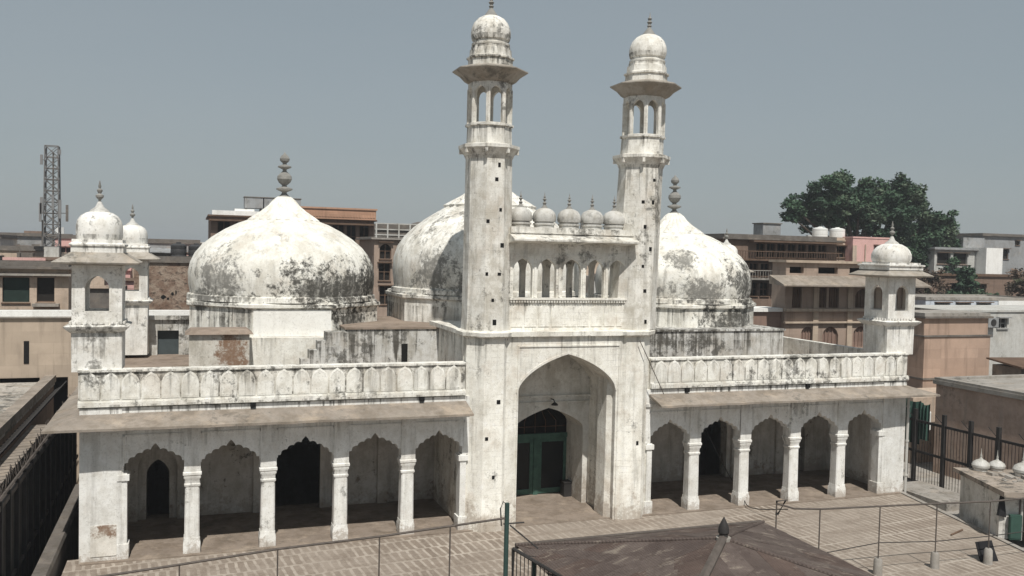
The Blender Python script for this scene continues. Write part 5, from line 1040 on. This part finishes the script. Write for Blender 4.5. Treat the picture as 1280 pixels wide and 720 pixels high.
# big spreading tree: clumps relative to its base
TB = (60, 52, -4.1)
big = []
def at(cx, z, dy=0, rx=2.2, rz_=1.8): big.append((62.3 + (cx - 62.3) * .91 - TB[0], dy, z - TB[2], rx, rz_))
for (x, z, dy, rx, rz_) in [(49.3, 16.4, 0, 1.6, 1.3), (51.2, 17.3, 1, 2.0, 1.6), (53.6, 18.4, -1, 2.3, 1.9), (55.9, 19.2, 0, 2.2, 1.9), (52.4, 15.3, 1, 1.8, 1.2), (55.2, 16.0, 0, 2.2, 1.6), (58.2, 16.8, -1, 2.0, 1.6),
                         (60.6, 17.2, 0, 2.2, 2.2), (61.0, 19.4, 1, 1.3, 1.3), (63.6, 18.4, 0, 2.2, 1.9), (66.4, 18.9, 0, 2.3, 2.0), (68.6, 17.6, 1, 2.0, 1.8), (64.0, 15.8, -1, 2.4, 1.8), (67.2, 15.4, 0, 2.4, 1.8), (70.4, 15.4, 0, 1.7, 1.5), (72.6, 16.0, 0, 1.7, 1.4), (74.6, 15.3, 1, 1.3, 1.2),
                         (58.5, 14.4, 1, 2.0, 1.4), (62.0, 13.6, 0, 2.2, 1.5), (71.5, 13.0, 0, 1.7, 1.4), (74.4, 12.6, 0, 1.6, 1.2), (69.5, 11.0, 0, 1.8, 1.3), (72.0, 10.2, -1, 1.7, 1.4), (66.8, 12.8, 0, 2.0, 1.6), (70.0, 13.6, 0, 2.0, 1.6), (73.4, 14.2, 0, 1.7, 1.4), (74.2, 9.6, 0, 1.7, 1.3), (71.0, 8.4, 0, 1.9, 1.3), (56.8, 17.4, 0, 1.8, 1.6), (62.3, 16.0, 0, 2.0, 1.7), (65.2, 17.2, 0, 2.0, 1.7), (53.4, 16.6, 0, 2.0, 1.6), (48.6, 15.7, 0, .9, .8)]:
    at(x, z, dy, rx, rz_)
tree('banyan_tree', 'huge spreading dark green tree rising behind the pink house', TB, 13.5, big, M_LEAF, .23, 260, .8, random.Random(5))
tree('neem_tree', 'smaller green tree beside the right kiosk, below the huge tree', (66, 42, -4.1), 9.0, [(0, 0, 11.4, 2.2, 1.7), (2.0, 0, 10.6, 1.8, 1.4), (-1.8, 0, 10.4, 1.6, 1.4), (1.0, 0, 9.2, 2.0, 1.2), (-.4, 0, 13.2, 1.4, 1.1)], M_LEAF, .25, 260, .3, random.Random(6))
tree('dry_tree', 'dusty brown half-dry tree right of the corner kiosk dome', (57.5, 40, -4.1), 10.5, [(0, 0, 13.2, 1.9, 1.3), (1.6, 0, 12.2, 1.5, 1.0), (-1.5, 0, 12.3, 1.4, 1.0)], M_DLEAF, .22, 190, .3, random.Random(8))
tree('dusty_tree', 'dusty reddish tree before the blue-grey house at the right edge', (68.2, 36, -4.1), 10.5, [(0, 0, 13.4, 2.2, 1.7), (2.2, 0, 14.2, 1.8, 1.6), (-1.9, 0, 12.4, 1.7, 1.2), (1, 0, 11.6, 2.2, 1.2)], M_DLEAF, .22, 200, .3, random.Random(9))
tree('green_bush_tree', 'round dark green tree at the right picture edge by the blue house', (61.5, 28, -4.1), 8.0, [(0, 0, 11.0, 1.9, 1.5), (1.8, 0, 11.8, 1.8, 1.5), (-1.2, 0, 10.4, 1.4, 1.0)], M_LEAF, .23, 260, .3, random.Random(10))

# ------------------------------------------------------------------ dry-season haze over the town
hz = MB(); hz.box(-700, 900, -60, 900, -5.3, 26)
hm = bpy.data.materials.new('haze_air'); hm.use_nodes = True; ht_ = hm.node_tree; ht_.nodes.clear()
pv = ht_.nodes.new('ShaderNodeVolumePrincipled'); pv.inputs['Density'].default_value = 0.0006; pv.inputs['Color'].default_value = (0.93, 0.95, 1.0, 1); pv.inputs['Anisotropy'].default_value = 0.2
oo = ht_.nodes.new('ShaderNodeOutputMaterial'); ht_.links.new(pv.outputs[0], oo.inputs['Volume'])
tag(hz.build('haze', hm), 'thin dry haze lying over the town roofs', 'haze', None, 'stuff')
